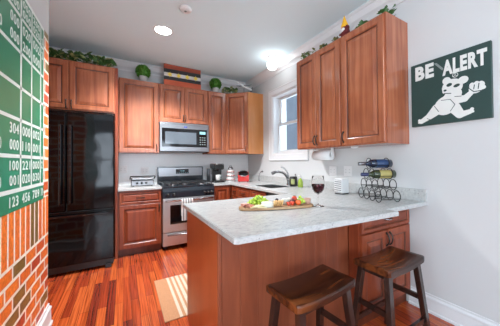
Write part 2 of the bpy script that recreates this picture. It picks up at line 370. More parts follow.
# ------------------------------------------------------------------ mesh helpers
class MB:
    def __init__(s): s.bm = bmesh.new(); s.mi = 0

    def face(s, vs):
        try:
            f = s.bm.faces.new(vs); f.material_index = s.mi; return f
        except ValueError:
            return None

    def box(s, x0, x1, y0, y1, z0, z1, bev=0.0, mat=None):
        b2 = bmesh.new()
        bmesh.ops.create_cube(b2, size=1)
        for v in b2.verts:
            v.co = Vector(((x0 + x1) / 2 + v.co.x * (x1 - x0), (y0 + y1) / 2 + v.co.y * (y1 - y0), (z0 + z1) / 2 + v.co.z * (z1 - z0)))
        if bev: bmesh.ops.bevel(b2, geom=b2.edges[:], offset=bev, segments=2, affect='EDGES', profile=0.5)
        s.merge(b2, mat); return s

    def merge(s, b2, mat=None):
        mp = {}
        for v in b2.verts: mp[v] = s.bm.verts.new(mat @ v.co if mat else v.co)
        for f in b2.faces:
            n = s.face([mp[v] for v in f.verts])
            if n: n.smooth = f.smooth
        b2.free()

    def bar(s, p, q, w, d=None, bev=0.0, up=(0, 0, 1)):
        """square bar from p to q"""
        d = d or w; p = Vector(p); q = Vector(q); z = (q - p); L_ = z.length; z.normalize()
        u = Vector(up)
        if abs(z.dot(u)) > 0.99: u = Vector((0, 1, 0))
        x = u.cross(z).normalized() if abs(z.dot(Vector((0, 0, 1)))) < 0.9 else Vector((1, 0, 0))
        y = z.cross(x).normalized(); x = y.cross(z).normalized()
        mt = Matrix(((x.x, y.x, z.x, p.x), (x.y, y.y, z.y, p.y), (x.z, y.z, z.z, p.z), (0, 0, 0, 1)))
        return s.box(-w / 2, w / 2, -d / 2, d / 2, 0, L_, bev, mt)

    def lathe(s, prof, c=(0, 0, 0), n=24, mat=None, smooth=True, cap=True):
        c = Vector(c); rings = []
        for r, z in prof:
            if r < 1e-6:
                v = Vector((0, 0, z)); v = (mat @ v) if mat else v
                rings.append([s.bm.verts.new(v + c)])
            else:
                ring = []
                for i in range(n):
                    a = 2 * PI * i / n; v = Vector((r * math.cos(a), r * math.sin(a), z)); v = (mat @ v) if mat else v
                    ring.append(s.bm.verts.new(v + c))
                rings.append(ring)
        for a, b in zip(rings, rings[1:]):
            for i in range(n):
                j = (i + 1) % n
                if len(a) == 1 and len(b) == 1: continue
                if len(a) == 1: f = s.face([a[0], b[j], b[i]][::-1])
                elif len(b) == 1: f = s.face([a[i], a[j], b[0]])
                else: f = s.face([a[i], a[j], b[j], b[i]])
                if f: f.smooth = smooth
        if cap:
            if len(rings[0]) > 1: s.face(rings[0][::-1])
            if len(rings[-1]) > 1: s.face(rings[-1])
        return s

    def tube(s, pts, r, n=8, closed=False):
        pts = [Vector(p) for p in pts]; rings = []; N_ = len(pts)
        prev = None
        for i, p in enumerate(pts):
            a = pts[i - 1] if (i > 0 or closed) else p
            b = pts[(i + 1) % N_] if (i < N_ - 1 or closed) else p
            t = (b - a).normalized()
            if prev is None:
                u = Vector((0, 0, 1)) if abs(t.z) < 0.9 else Vector((1, 0, 0))
                x = t.cross(u).normalized()
            else:
                x = (prev - t * prev.dot(t)).normalized()
            y = t.cross(x); prev = x
            rr = r[i] if isinstance(r, (list, tuple)) else r
            rings.append([s.bm.verts.new(p + x * rr * math.cos(2 * PI * k / n) + y * rr * math.sin(2 * PI * k / n)) for k in range(n)])
        m = N_ if closed else N_ - 1
        for i in range(m):
            a, b = rings[i], rings[(i + 1) % N_]
            for k in range(n):
                f = s.face([a[k], a[(k + 1) % n], b[(k + 1) % n], b[k]])
                if f: f.smooth = True
        if not closed: s.face(rings[0][::-1]); s.face(rings[-1])
        return s

    def prism(s, poly, z0, z1, mat=None):
        """poly in xy, extruded z0..z1"""
        lo = [Vector((x, y, z0)) for x, y in poly]; hi = [Vector((x, y, z1)) for x, y in poly]
        if mat: lo = [mat @ v for v in lo]; hi = [mat @ v for v in hi]
        lo = [s.bm.verts.new(v) for v in lo]; hi = [s.bm.verts.new(v) for v in hi]
        n = len(poly)
        s.face(lo[::-1]); s.face(hi)
        for i in range(n): s.face([lo[i], lo[(i + 1) % n], hi[(i + 1) % n], hi[i]])
        return s

    def ball(s, c, r, seg=14, sc=(1, 1, 1), rings=9):
        b2 = bmesh.new(); bmesh.ops.create_uvsphere(b2, u_segments=seg, v_segments=rings, radius=r)
        for v in b2.verts: v.co = Vector((v.co.x * sc[0] + c[0], v.co.y * sc[1] + c[1], v.co.z * sc[2] + c[2]))
        for f in b2.faces: f.smooth = True
        s.merge(b2); return s

    def panel(s, w, h, loops, x0=0, z0=0, back=True, glaze=()):
        """stack of mitred rectangular loops; front faces -y. loops: (inset, y)"""
        rs = []
        for ins, y in loops:
            rs.append([s.bm.verts.new((x0 + a, y, z0 + b)) for a, b in ((ins, ins), (w - ins, ins), (w - ins, h - ins), (ins, h - ins))])
        for q, (a, b) in enumerate(zip(rs, rs[1:])):
            s.mi = 1 if q in glaze else 0
            for i in range(4): s.face([a[i], a[(i + 1) % 4], b[(i + 1) % 4], b[i]])
        s.mi = 0
        s.face(rs[-1])
        if back: s.face(rs[0][::-1])
        return s

    def build(s, name, mat, parent=None, loc=None, rot=None, recalc=True):
        if recalc: bmesh.ops.recalc_face_normals(s.bm, faces=s.bm.faces[:])
        me = bpy.data.meshes.new(name); s.bm.to_mesh(me); s.bm.free()
        for m in (mat if isinstance(mat, (list, tuple)) else [mat]): me.materials.append(M[m] if isinstance(m, str) else m)
        o = bpy.data.objects.new(name, me); COL.objects.link(o)
        if parent: o.parent = parent
        if loc: o.location = loc
        if rot: o.rotation_euler = rot
        return o


def tag(o, label, cat, group=None, kind=None):
    o['label'] = label; o['category'] = cat
    if group: o['group'] = group
    if kind: o['kind'] = kind
    return o


def thing(name, label, cat, loc=(0, 0, 0), rz=0, group=None, rot=None):
    o = bpy.data.objects.new(name, None); COL.objects.link(o); o.empty_display_size = 0.05
    o.location = loc; o.rotation_euler = rot if rot else (0, 0, rz)
    return tag(o, label, cat, group)


def struct(mb, name, mat, **k):
    o = mb.build(name, mat, **k); o['kind'] = 'structure'; return o


def children(o): return [c for c in bpy.data.objects if c.parent == o]


def copy_tree(o, parent=None):
    c = o.copy(); COL.objects.link(c)
    if parent: c.parent = parent
    for ch in children(o): copy_tree(ch, c)
    return c


def text_bm(txt, size, bold=0.0, depth=0.002, space=1.0, sx=1.0, align='LEFT'):
    """flat lettering in the xy plane, with a little thickness"""
    cu = bpy.data.curves.new('t', 'FONT'); cu.body = txt; cu.size = size; cu.offset = bold; cu.resolution_u = 3; cu.fill_mode = 'BOTH'; cu.extrude = depth; cu.space_character = space
    cu.align_x = align
    o = bpy.data.objects.new('t', cu); COL.objects.link(o)
    dg = bpy.context.evaluated_depsgraph_get(); dg.update()
    me = bpy.data.meshes.new_from_object(o.evaluated_get(dg))
    b = bmesh.new(); b.from_mesh(me)
    for v in b.verts: v.co.x *= sx
    COL.objects.unlink(o); bpy.data.objects.remove(o); bpy.data.meshes.remove(me)
    return b


def frame_mat(o, x, y, z):
    """matrix with columns x, y, z, origin o"""
    x, y, z, o = map(Vector, (x, y, z, o))
    return Matrix(((x.x, y.x, z.x, o.x), (x.y, y.y, z.y, o.y), (x.z, y.z, z.z, o.z), (0, 0, 0, 1)))


# ------------------------------------------------------------------ the room
def wall_with_hole(axis, pos0, pos1, a0, a1, z0, z1, holes):
    """wall slab; axis 'x' = plane of constant x. holes: (a0,a1,z0,z1)"""
    mb = MB()
    def bx(p, q, r, t):
        if q - p < 1e-4 or t - r < 1e-4: return
        if axis == 'x': mb.box(pos0, pos1, p, q, r, t)
        else: mb.box(p, q, pos0, pos1, r, t)
    cur = a0
    for h in sorted(holes):
        bx(cur, h[0], z0, z1); bx(h[0], h[1], z0, h[2]); bx(h[0], h[1], h[3], z1); cur = h[1]
    bx(cur, a1, z0, z1)
    return mb


struct(MB().box(-3.3, 2.6, -3.8, 4.6, -0.12, 0.0), 'floor', 'floor')
struct(MB().box(-3.3, 2.6, -3.8, 4.6, ZC, ZC + 0.12), 'ceiling', 'ceiling')
struct(MB().box(-1.3, XW + 0.3, YB, YB + 0.2, 0.0, ZC), 'wall_back', 'wall')
WY0, WY1, WZ0, WZ1 = 2.62, 3.41, 1.395, 2.367
struct(wall_with_hole('x', XW, XW + 0.28, -3.7, YB - 0.001, 0.0, ZC, [(WY0, WY1, WZ0, WZ1)]), 'wall_right', 'wall')
struct(MB().box(-1.3, -1.06, 2.50, YB - 0.001, 0.0, ZC), 'wall_nook', 'wall')
struct(wall_with_hole('y', -3.8, -3.6, -3.2, XW - 0.001, 0.0, ZC, [(-1.5, -0.2, 0.55, 2.3), (0.5, 1.9, 0.55, 2.3)]), 'wall_rear', 'wall')
struct(wall_with_hole('x', -3.3, -3.1, -3.599, 0.9, 0.0, ZC, [(-2.5, -0.4, 0.5, 2.3)]), 'wall_side', 'wall')
struct(MB().box(-3.1, -1.301, 0.9, 1.0, 0.0, ZC), 'wall_far_left', 'wall')

# brick pier on the left with grey paint above
struct(MB().box(-1.3, XL, 0.9, 2.50, 0.0, 2.262), 'wall_left', 'brick')
struct(MB().box(-1.3, XL, 0.9, 2.50, 2.2621, ZC), 'wall_left_upper', 'wall')

# crown moulding: profile (distance out from wall, height below ceiling)
CP = [(0.0, 0.13), (0.012, 0.13), (0.016, 0.112), (0.022, 0.108), (0.030, 0.098), (0.058, 0.078), (0.078, 0.045), (0.086, 0.026), (0.098, 0.020), (0.102, 0.010), (0.11, 0.008), (0.11, 0.0), (0, 0)]


def moulding(path, prof, name, zref, sgn, mat='white', closed_ends=True):
    """path: xy points walked with the room on the left; prof (out, dz)"""
    mb = MB(); rings = []
    P = [Vector((x, y, 0)) for x, y in path]
    for i, p in enumerate(P):
        d1 = (P[i] - P[i - 1]).normalized() if i > 0 else (P[1] - P[0]).normalized()
        d2 = (P[i + 1] - P[i]).normalized() if i < len(P) - 1 else d1
        n1 = Vector((-d1.y, d1.x, 0)); n2 = Vector((-d2.y, d2.x, 0))
        m = (n1 + n2); m = m / m.dot(n1) if m.length > 1e-6 else n1
        rings.append([mb.bm.verts.new(p + m * o_ + Vector((0, 0, zref + sgn * dz))) for o_, dz in prof])
    n = len(prof)
    for a, b in zip(rings, rings[1:]):
        for k in range(n): mb.face([a[k], a[(k + 1) % n], b[(k + 1) % n], b[k]])
    mb.face(rings[0][::-1]); mb.face(rings[-1])
    return struct(mb, name, mat)


moulding([(XW, -3.6), (XW, YB), (-1.06, YB), (-1.06, 2.50)], CP, 'trim_1', ZC - 0.001, -1)
BP = [(0.0, 0.0), (0.026, 0.0), (0.026, 0.018), (0.018, 0.024), (0.016, 0.105), (0.021, 0.112), (0.019, 0.122), (0.008, 0.132), (0.008, 0.148), (0.0, 0.148)]
moulding([(XW, -3.6), (XW, 1.17)], BP, 'baseboard_right', 0.001, 1)
moulding([(-1.058, 2.50), (XL, 2.50), (XL, 0.9)][::-1], [(-a, b * 1.13) for a, b in BP], 'baseboard_left', 0.001, 1)
# the left pier's room side lies to the right of that walk, hence the mirrored profile

# ---- sink window in the right wall
def window_right():
    w = 0.115
    prof_out = [(0, 0), (0.02, 0.002), (0.024, 0.014), (0.018, 0.022), (0.018, w - 0.02), (0.010, w - 0.012), (0.006, w), (0, w)]
    mb = MB()
    y0, y1, z0, z1 = WY0 - w, WY1 + w, WZ0 - w, WZ1 + w
    rings = []
    for cy, cz, sy, sz in ((y0, z0, 1, 1), (y1, z0, -1, 1), (y1, z1, -1, -1), (y0, z1, 1, -1)):
        rings.append([mb.bm.verts.new((XW - o_, cy + sy * t, cz + sz * t)) for o_, t in prof_out])
    n = len(prof_out)
    for i in range(4):
        a, b = rings[i], rings[(i + 1) % 4]
        for k in range(n): mb.face([a[k], a[(k + 1) % n], b[(k + 1) % n], b[k]])
    fr = struct(mb, 'window_1', 'white')
    jb = MB(); X0, X1 = XW + 0.001, XW + 0.17
    jb.box(X0, X1, WY0, WY0 + 0.012, WZ0, WZ1).box(X0, X1, WY1 - 0.012, WY1, WZ0, WZ1)
    jb.box(X0, X1, WY0 + 0.012, WY1 - 0.012, WZ0, WZ0 + 0.012).box(X0, X1, WY0 + 0.012, WY1 - 0.012, WZ1 - 0.012, WZ1)
    jb.build('jamb', 'white', fr)
    a, b = WY0 + 0.014, WY1 - 0.014
    zm = 1.885
    def sash(x, z0, z1, nm):
        t = 0.045; s_ = MB()
        s_.box(x, x + 0.03, a, a + t, z0, z1).box(x, x + 0.03, b - t, b, z0, z1)
        s_.box(x, x + 0.03, a + t, b - t, z0, z0 + t).box(x, x + 0.03, a + t, b - t, z1 - t * 0.8, z1)
        s = s_.build(nm, 'white', fr)
        MB().box(x + 0.012, x + 0.016, a + t, b - t, z0 + t, z1 - t * 0.8).build('pane', 'pane', s)
    sash(XW + 0.09, WZ0 + 0.014, zm + 0.02, 'lower_sash')
    sash(XW + 0.125, zm - 0.01, WZ1 - 0.014, 'upper_sash')
    cd = MB()
    for k in range(26): cd.ball((XW + 0.06, b - 0.085, 1.44 + k * 0.033), 0.006, 6, rings=4)
    cd.tube([(XW + 0.06, b - 0.085, 1.44), (XW + 0.06, b - 0.085, WZ1 - 0.02)], 0.0015, 5)
    cd.build('bead_cord', 'white_plastic', fr)


window_right()
struct(MB().box(3.9, 4.1, 0.5, 16.0, -0.1, 8.0), 'wall_exterior', 'exterior')


def rear_window(name, axis, pos, a0, a1, z0, z1, n):
    f = MB()
    def bx(p, q, r, t, d0=-0.05, d1=0.05):
        if axis == 'y': f.box(p, q, pos + d0, pos + d1, r, t)
        else: f.box(pos + d0, pos + d1, p, q, r, t)
    t = 0.05
    bx(a0 + 0.001, a0 + t, z0 + 0.001, z1 - 0.001); bx(a1 - t, a1 - 0.001, z0 + 0.001, z1 - 0.001)
    bx(a0 + t, a1 - t, z0 + 0.001, z0 + t); bx(a0 + t, a1 - t, z1 - t, z1 - 0.001)
    bx(a0 + t, a1 - t, (z0 + z1) / 2 - 0.025, (z0 + z1) / 2 + 0.025)
    for k in range(1, n):
        x = a0 + (a1 - a0) * k / n; bx(x - 0.03, x + 0.03, z0 + t, z1 - t)
    return struct(f, name, 'white')


rear_window('window_2', 'y', -3.7, -1.5, -0.2, 0.55, 2.3, 2)
rear_window('window_3', 'y', -3.7, 0.5, 1.9, 0.55, 2.3, 2)
rear_window('window_4', 'x', -3.2, -2.5, -0.4, 0.5, 2.3, 3)

# ------------------------------------------------------------------ ceiling lamps
t = thing('recessed_downlight', 'round flush recessed downlight glowing in the ceiling above the range', 'ceiling light', (0.41, 3.06, ZC))
MB().lathe([(0.112, 0.0), (0.112, -0.004), (0.100, -0.010), (0.090, -0.008), (0.090, 0.0)], n=40).build('trim_ring', 'white', t, loc=(0, 0, -0.0005))
MB().lathe([(0.088, -0.002), (0.088, -0.009), (0.0, -0.011)], n=40).build('lens', 'glow', t)
t = thing('globe_light', 'round white globe light glowing on the ceiling near the sink window', 'ceiling light', (1.905, 2.99, ZC))
MB().lathe([(0.066, -0.0005), (0.066, -0.018), (0.05, -0.026), (0.042, -0.05), (0.0, -0.05)], n=32).build('ceiling_base', 'white', t)
MB().ball((0, 0, -0.128), 0.080, 28, rings=18).build('globe', 'glow_near', t)
t = thing('smoke_detector', 'small round white smoke detector on the ceiling', 'smoke detector', (0.548, 2.51, ZC))
MB().lathe([(0.062, -0.0005), (0.062, -0.012), (0.054, -0.024), (0.03, -0.03), (0, -0.031)], n=32).build('housing', 'white_plastic', t)
MB().lathe([(0.012, -0.030), (0.012, -0.034), (0, -0.035)], n=16).build('test_button', 'sign_grey', t)


def spot(loc, tgt, power, size, ang=150, col=(1, 0.95, 0.88), nm='lamp_light'):
    l = bpy.data.lights.new(nm, 'SPOT'); l.energy = power; l.spot_size = math.radians(ang); l.spot_blend = 0.6; l.shadow_soft_size = size; l.color = col
    o = bpy.data.objects.new(nm, l); COL.objects.link(o); o.location = loc
    o.rotation_euler = (Vector(tgt) - Vector(loc)).to_track_quat('-Z', 'Y').to_euler()


spot((0.41, 3.06, ZC - 0.03), (0.41, 3.06, 0), 215, 0.10, ang=128, col=(0.97, 0.98, 1.0))
# added globe lights, unseen behind the camera, that fill the ceiling and room
for i, (x, y) in enumerate(((0.7, -0.5), (0.3, -2.3), (-1.7, -1.2))):
    t2 = thing('globe_light', ['added white globe fill light on the ceiling behind the stools', 'added white globe fill light on the ceiling near the rear windows', 'added white globe fill light on the ceiling of the side bay'][i], 'ceiling light', (x, y, ZC))
    MB().lathe([(0.066, -0.0005), (0.066, -0.018), (0.05, -0.026), (0.042, -0.05), (0.0, -0.05)], n=32).build('ceiling_base', 'white', t2)
    MB().ball((0, 0, -0.15), 0.11, 28, rings=18).build('globe', 'glow_fill', t2)

# ------------------------------------------------------------------ cabinets
DOOR_LOOPS = [(0.0, 0.0), (0.0, -0.016), (0.004, -0.020), (0.050, -0.020), (0.054, -0.016), (0.060, -0.014), (0.064, -0.008), (0.070, -0.007), (0.076, -0.009), (0.098, -0.017), (0.100, -0.018)]
DRAWER_LOOPS = [(0.0, 0.0), (0.0, -0.016), (0.004, -0.020), (0.024, -0.020), (0.028, -0.014), (0.032, -0.010), (0.036, -0.010), (0.048, -0.017), (0.050, -0.018)]


def handle(parent, x, z, y=-0.020, L_=0.10, vertical=True, mat='bronze'):
    pts = []
    for k in range(9):
        u = k / 8; a = (u - 0.5) * L_; o_ = 0.026 * math.sin(PI * u) ** 0.6 if 0 < u < 1 else 0
        pts.append((x, y - 0.001 - o_, z + a) if vertical else (x + a, y - 0.001 - o_, z))
    rad = [0.008, 0.0065, 0.0055, 0.006, 0.0075, 0.006, 0.0055, 0.0065, 0.008]
    h = MB().tube(pts, rad, 8)
    for s in (-0.5, 0.5):
        p = (x, y, z + s * L_) if vertical else (x + s * L_, y, z)
        h.ball((p[0], p[1] - 0.002, p[2]), 0.008, 8, sc=(1, 0.4, 1), rings=6)
    return h.build('handle', mat, parent)


def door(root, x, z, w, h, hx=None, hz=None, mat='cherry', loops=None, name='door'):
    d = MB().panel(w, h, loops or DOOR_LOOPS, x, z, glaze=(5, 6)).build(name, [mat, 'glaze'], root, loc=(0, -0.001, 0))
    if hx is not None: handle(d, hx, hz)
    return d


def drawer(root, x, z, w, h, mat='cherry', hmat='bronze'):
    d = MB().panel(w, h, DRAWER_LOOPS, x, z, glaze=(4, 5)).build('drawer', [mat, 'glaze'], root, loc=(0, -0.001, 0))
    handle(d, x + w / 2, z + h / 2, y=-0.018, vertical=False, L_=0.09, mat=hmat)
    return d


def upper(label, loc, rz, W, D, z0, z1, doors, mat='cherry_upper', side_mat=None):
    """local: x along the front, front at y=0, body behind (+y)"""
    t = thing('wall_cabinet', label, 'cabinet', (loc[0], loc[1], z0), rz)
    H = z1 - z0
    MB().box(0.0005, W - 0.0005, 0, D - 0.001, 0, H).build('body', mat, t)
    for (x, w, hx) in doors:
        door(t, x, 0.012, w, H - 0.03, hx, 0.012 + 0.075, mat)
    return t


YU = YB - 0.33
fc = thing('wall_cabinet', 'deep two-door cherry cabinet above the black refrigerator', 'cabinet', (-1.055, 3.742, 1.915))
MB().box(0, 0.965, 0, YB - 3.743, 0, 0.61).build('body', 'cherry_upper', fc)
door(fc, 0.035, 0.015, 0.455, 0.575, 0.035 + 0.455 - 0.022, 0.07, 'cherry_upper')
door(fc, 0.497, 0.015, 0.455, 0.575, 0.497 + 0.022, 0.07, 'cherry_upper')
MB().box(-0.0885 + 1.055, -0.0585 + 1.055, 0, YB - 3.743, 0.001 - 1.915, 0.61).build('side_panel', 'cherry', fc)

upper('tall single-door cherry wall cabinet between refrigerator and microwave', (-0.056, YU), 0, 0.529, 0.33, ZB, ZT, [(0.012, 0.505, 0.495)])
upper('short two-door cherry wall cabinet above the microwave', (0.475, YU), 0, 0.762, 0.33, 1.894, ZT, [(0.012, 0.366, 0.356), (0.384, 0.366, 0.394)])
upper('narrow single-door cherry wall cabinet right of the microwave', (1.239, YU), 0, 0.33, 0.33, ZB, ZT, [(0.012, 0.306, None)])

# diagonal corner cabinet
cx0, cy1 = XW - 0.61, YB - 0.61
t = thing('corner_wall_cabinet', 'diagonal corner wall cabinet with an orange veneer side panel', 'cabinet', (cx0, YB - 0.305, ZB), -PI / 4)
R = Matrix.Rotation(PI / 4, 4, 'Z')
poly = [(0, 0), (0.305, -0.305), (0.609, -0.305), (0.609, 0.304), (0.0, 0.304)]
MB().prism([(p[0] + 0.001, p[1]) for p in poly], 0, ZT - ZB, R).build('body', 'cherry_upper', t)
dw = 0.431
door(t, 0.008, 0.012, dw - 0.016, ZT - ZB - 0.03, dw - 0.035, 0.09, 'cherry_upper')
MB().box(0.306, 0.6085, -0.311, -0.3055, 0.0, ZT - ZB, mat=R).build('side_panel', 'veneer', t)

# right wall uppers, facing -X : local x -> -Y
upper('two-door cherry wall cabinet nearest the window on the right wall', (XW - 0.33, 2.328), -PI / 2, 0.705, 0.33, ZB, ZT, [(0.012, 0.337, 0.327), (0.356, 0.337, 0.366)])
upper('large single-door cherry wall cabinet nearest the green sign', (XW - 0.33, 1.622), -PI / 2, 0.469, 0.33, ZB, ZT, [(0.012, 0.445, 0.022 + 0.012)])


# base cabinets
def base(label, loc, rz, W, D, spec, toe=True, name='base_cabinet', hmat='bronze', mat='cherry', split=False, zt=CB, kick=0.055, open_top=False):
    t = thing(name, label, 'cabinet', (loc[0], loc[1], 0), rz)
    if open_top:
        MB().box(0.0005, W - 0.0005, 0, D - 0.001, 0.10, 0.69).box(0.0005, W - 0.0005, 0, 0.03, 0.69, zt - 0.001).build('body', mat, t)
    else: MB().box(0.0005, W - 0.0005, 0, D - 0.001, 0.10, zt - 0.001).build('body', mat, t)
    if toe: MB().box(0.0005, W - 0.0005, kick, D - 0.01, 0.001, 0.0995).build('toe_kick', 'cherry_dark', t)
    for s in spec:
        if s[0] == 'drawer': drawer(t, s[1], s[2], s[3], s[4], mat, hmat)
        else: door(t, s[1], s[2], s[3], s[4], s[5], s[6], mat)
    return t


YF = YB - 0.61
base('cherry base cabinet with one drawer between refrigerator and range', (-0.056, YF), 0, 0.529, 0.61,
     [('drawer', 0.012, 0.70, 0.505, 0.165), ('door', 0.012, 0.115, 0.505, 0.575, 0.495, 0.62)])
base('narrow cherry base cabinet right of the range', (1.241, YF), 0, 0.335, 0.61, [('door', 0.012, 0.115, 0.27, 0.75, None, None)])
# sink run faces -X
base('cherry sink base cabinet under the window, between corner and dishwasher', (1.577, 3.748), -PI / 2, 1.14, 0.60,
     [('drawer', 0.012, 0.70, 0.20, 0.165), ('door', 0.012, 0.115, 0.20, 0.575, 0.03, 0.63), ('drawer', 0.23, 0.70, 0.44, 0.165), ('drawer', 0.68, 0.70, 0.44, 0.165),
      ('door', 0.23, 0.115, 0.44, 0.575, 0.65, 0.63), ('door', 0.68, 0.115, 0.44, 0.575, 0.70, 0.63)], open_top=True)
dwt = thing('dishwasher', 'black dishwasher under the worktop beside the sink cabinet', 'dishwasher', (1.577, 2.606, 0), -PI / 2)
MB().box(0.002, 0.598, 0.0, 0.58, 0.10, CB - 0.003).build('body', 'black', dwt)
MB().box(0.004, 0.596, -0.028, -0.0005, 0.11, 0.74, 0.004).build('door', 'black_gloss', dwt)
MB().box(0.004, 0.596, -0.028, -0.0005, 0.745, CB - 0.006, 0.004).build('control_panel', 'black_gloss', dwt)
MB().box(0.01, 0.59, 0.05, 0.5, 0.001, 0.0995).build('toe_kick', 'black', dwt)

# peninsula
PX, PY = 0.44, 1.26
pen = thing('peninsula_base', 'cherry peninsula base with grooved back panel facing the stools', 'kitchen island', (0, 0, 0))
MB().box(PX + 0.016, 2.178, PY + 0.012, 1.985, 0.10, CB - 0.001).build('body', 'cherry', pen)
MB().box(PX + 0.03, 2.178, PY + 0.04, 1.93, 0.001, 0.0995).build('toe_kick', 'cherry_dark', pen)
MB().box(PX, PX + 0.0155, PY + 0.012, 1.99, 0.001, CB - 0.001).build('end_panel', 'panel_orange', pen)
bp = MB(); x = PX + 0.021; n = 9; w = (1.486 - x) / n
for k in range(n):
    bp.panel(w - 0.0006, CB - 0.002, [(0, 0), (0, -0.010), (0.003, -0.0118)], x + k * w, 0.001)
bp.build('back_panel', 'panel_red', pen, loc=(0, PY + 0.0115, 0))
MB().box(PX - 0.001, PX + 0.020, PY - 0.004, PY + 0.0115, 0.001, CB - 0.001, 0.003).build('corner_trim', 'panel_red', pen)

base('cherry cabinet with one drawer and two doors behind the right stool', (1.488, 1.17), 0, 0.689, 0.088,
     [('drawer', 0.02, 0.715, 0.648, 0.152), ('door', 0.02, 0.115, 0.318, 0.588, 0.318, 0.63), ('door', 0.346, 0.115, 0.322, 0.588, 0.364, 0.63)], kick=0.03, hmat='nickel')

# ------------------------------------------------------------------ worktops
wt = MB()
wt.box(-0.057, 0.473, YB - 0.645, YB - 0.001, CB, CT, 0.003)
tag(wt.build('worktop', 'granite'), 'short pale granite worktop left of the range', 'worktop')
SX0, SX1, SY0, SY1 = 1.66, 2.02, 2.66, 3.14
XR = XW - 0.0015
wt = MB()
# footprint with the sink left open, then extruded
b2 = bmesh.new()
outer = [(1.238, YB - 0.645), (1.24, YB - 0.001), (XR, YB - 0.001), (XR, 1.012), (1.60, 1.012), (1.60, 0.925), (1.2, 0.945), (0.445, 0.998), (0.43, 1.012), (0.428, 2.095), (1.535, 2.095), (1.535, YB - 0.645)]
hole = [(SX0, SY0), (SX1, SY0), (SX1, SY1), (SX0, SY1)]
vo = [b2.verts.new((x, y, CT)) for x, y in outer]; vh = [b2.verts.new((x, y, CT)) for x, y in hole]
es = [b2.edges.new((vo[i], vo[(i + 1) % len(vo)])) for i in range(len(vo))] + [b2.edges.new((vh[i], vh[(i + 1) % 4])) for i in range(4)]
bmesh.ops.triangle_fill(b2, edges=es, use_beauty=True)
for f in list(b2.faces):
    c = f.calc_center_median()
    if SX0 < c.x < SX1 and SY0 < c.y < SY1: b2.faces.remove(f)
bmesh.ops.dissolve_limit(b2, angle_limit=0.01, verts=b2.verts[:], edges=b2.edges[:])
r = bmesh.ops.extrude_face_region(b2, geom=b2.faces[:])
for v in r['geom']:
    if isinstance(v, bmesh.types.BMVert): v.co.z = CB
bmesh.ops.recalc_face_normals(b2, faces=b2.faces[:])
eds = [e for e in b2.edges if all(abs(v.co.z - CT) < 1e-5 for v in e.verts) and len(e.link_faces) == 2 and abs(e.link_faces[0].normal.dot(e.link_faces[1].normal)) < 0.1]
bmesh.ops.bevel(b2, geom=eds, offset=0.004, segments=2, affect='EDGES')
wt.merge(b2)
tag(wt.build('worktop', 'granite'), 'long pale granite worktop running from range to peninsula', 'worktop')
bs = MB().box(XW - 0.022, XW - 0.0008, 1.015, YB - 0.003, CT + 0.0005, CT + 0.10, 0.002)
tag(bs.build('backsplash', 'granite'), 'low speckled granite upstand along the right wall', 'backsplash')

M['lift_tile'] = None  # pale tile colour added to lighten the shaded wall under the cabinets
m, nt, b = new_mat('shade_lift_tile'); N, L = nt.nodes.new, nt.links.new
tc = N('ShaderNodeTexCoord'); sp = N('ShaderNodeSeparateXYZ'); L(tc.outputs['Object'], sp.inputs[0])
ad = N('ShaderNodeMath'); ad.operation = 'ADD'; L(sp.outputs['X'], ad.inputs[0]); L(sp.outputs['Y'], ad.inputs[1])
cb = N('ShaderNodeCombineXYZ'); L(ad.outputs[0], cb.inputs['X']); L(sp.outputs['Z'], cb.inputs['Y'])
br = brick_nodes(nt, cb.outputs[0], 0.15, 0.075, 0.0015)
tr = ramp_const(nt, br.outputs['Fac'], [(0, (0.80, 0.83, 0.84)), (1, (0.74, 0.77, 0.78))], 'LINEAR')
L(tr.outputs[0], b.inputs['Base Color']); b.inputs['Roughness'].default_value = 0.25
M['lift_tile'] = m
tag(MB().box(-0.057, XR - 0.004, YB - 0.0065, YB - 0.0006, CT + 0.0005, ZB - 0.001).build('shade_lift_splashback', 'lift_tile'), 'added pale tiled splashback lightening the shaded back wall behind the range', 'splashback')

# sink
sk = thing('sink', 'undermount stainless steel sink below the window', 'sink', ((SX0 + SX1) / 2, (SY0 + SY1) / 2, CB))
hx, hy = (SX1 - SX0) / 2 - 0.004, (SY1 - SY0) / 2 - 0.004
def basin(y0, y1):
    s = MB(); v = []
    for ins, z in ((0, 0.022), (0, -0.10), (0.02, -0.16), (0.05, -0.17)):
        v.append([s.bm.verts.new(p) for p in ((-hx + ins, y0 + ins, z), (hx - ins, y0 + ins, z), (hx - ins, y1 - ins, z), (-hx + ins, y1 - ins, z))])
    for ins, z in ((0.05, -0.172), (0.02, -0.162), (-0.0015, -0.10), (-0.0015, 0.022)):
        v.append([s.bm.verts.new(p) for p in ((-hx + ins, y0 + ins, z), (hx - ins, y0 + ins, z), (hx - ins, y1 - ins, z), (-hx + ins, y1 - ins, z))])
    for a, b in zip(v, v[1:]):
        for i in range(4): s.face([a[i], a[(i + 1) % 4], b[(i + 1) % 4], b[i]])
    s.face(v[3]); s.face(v[4][::-1])
    for i in range(4): s.face([v[0][i], v[0][(i + 1) % 4], v[-1][(i + 1) % 4], v[-1][i]])
    return s
for a, b in ((-hy, 0.02), (0.03, hy)):
    bo = basin(a, b).build('basin', 'steel', sk)
    MB().lathe([(0.03, -0.169), (0.03, -0.166), (0.012, -0.168), (0, -0.168)], c=(0, (a + b) / 2, 0), n=18).build('drain', 'steel_dark', bo)


# taps
def arc(c, r, a0, a1, n, ax, az=(0, 0, 1)):
    c = Vector(c); ax = Vector(ax); az = Vector(az)
    return [c + ax * (r * math.cos(a0 + (a1 - a0) * k / (n - 1))) + az * (r * math.sin(a0 + (a1 - a0) * k / (n - 1))) for k in range(n)]


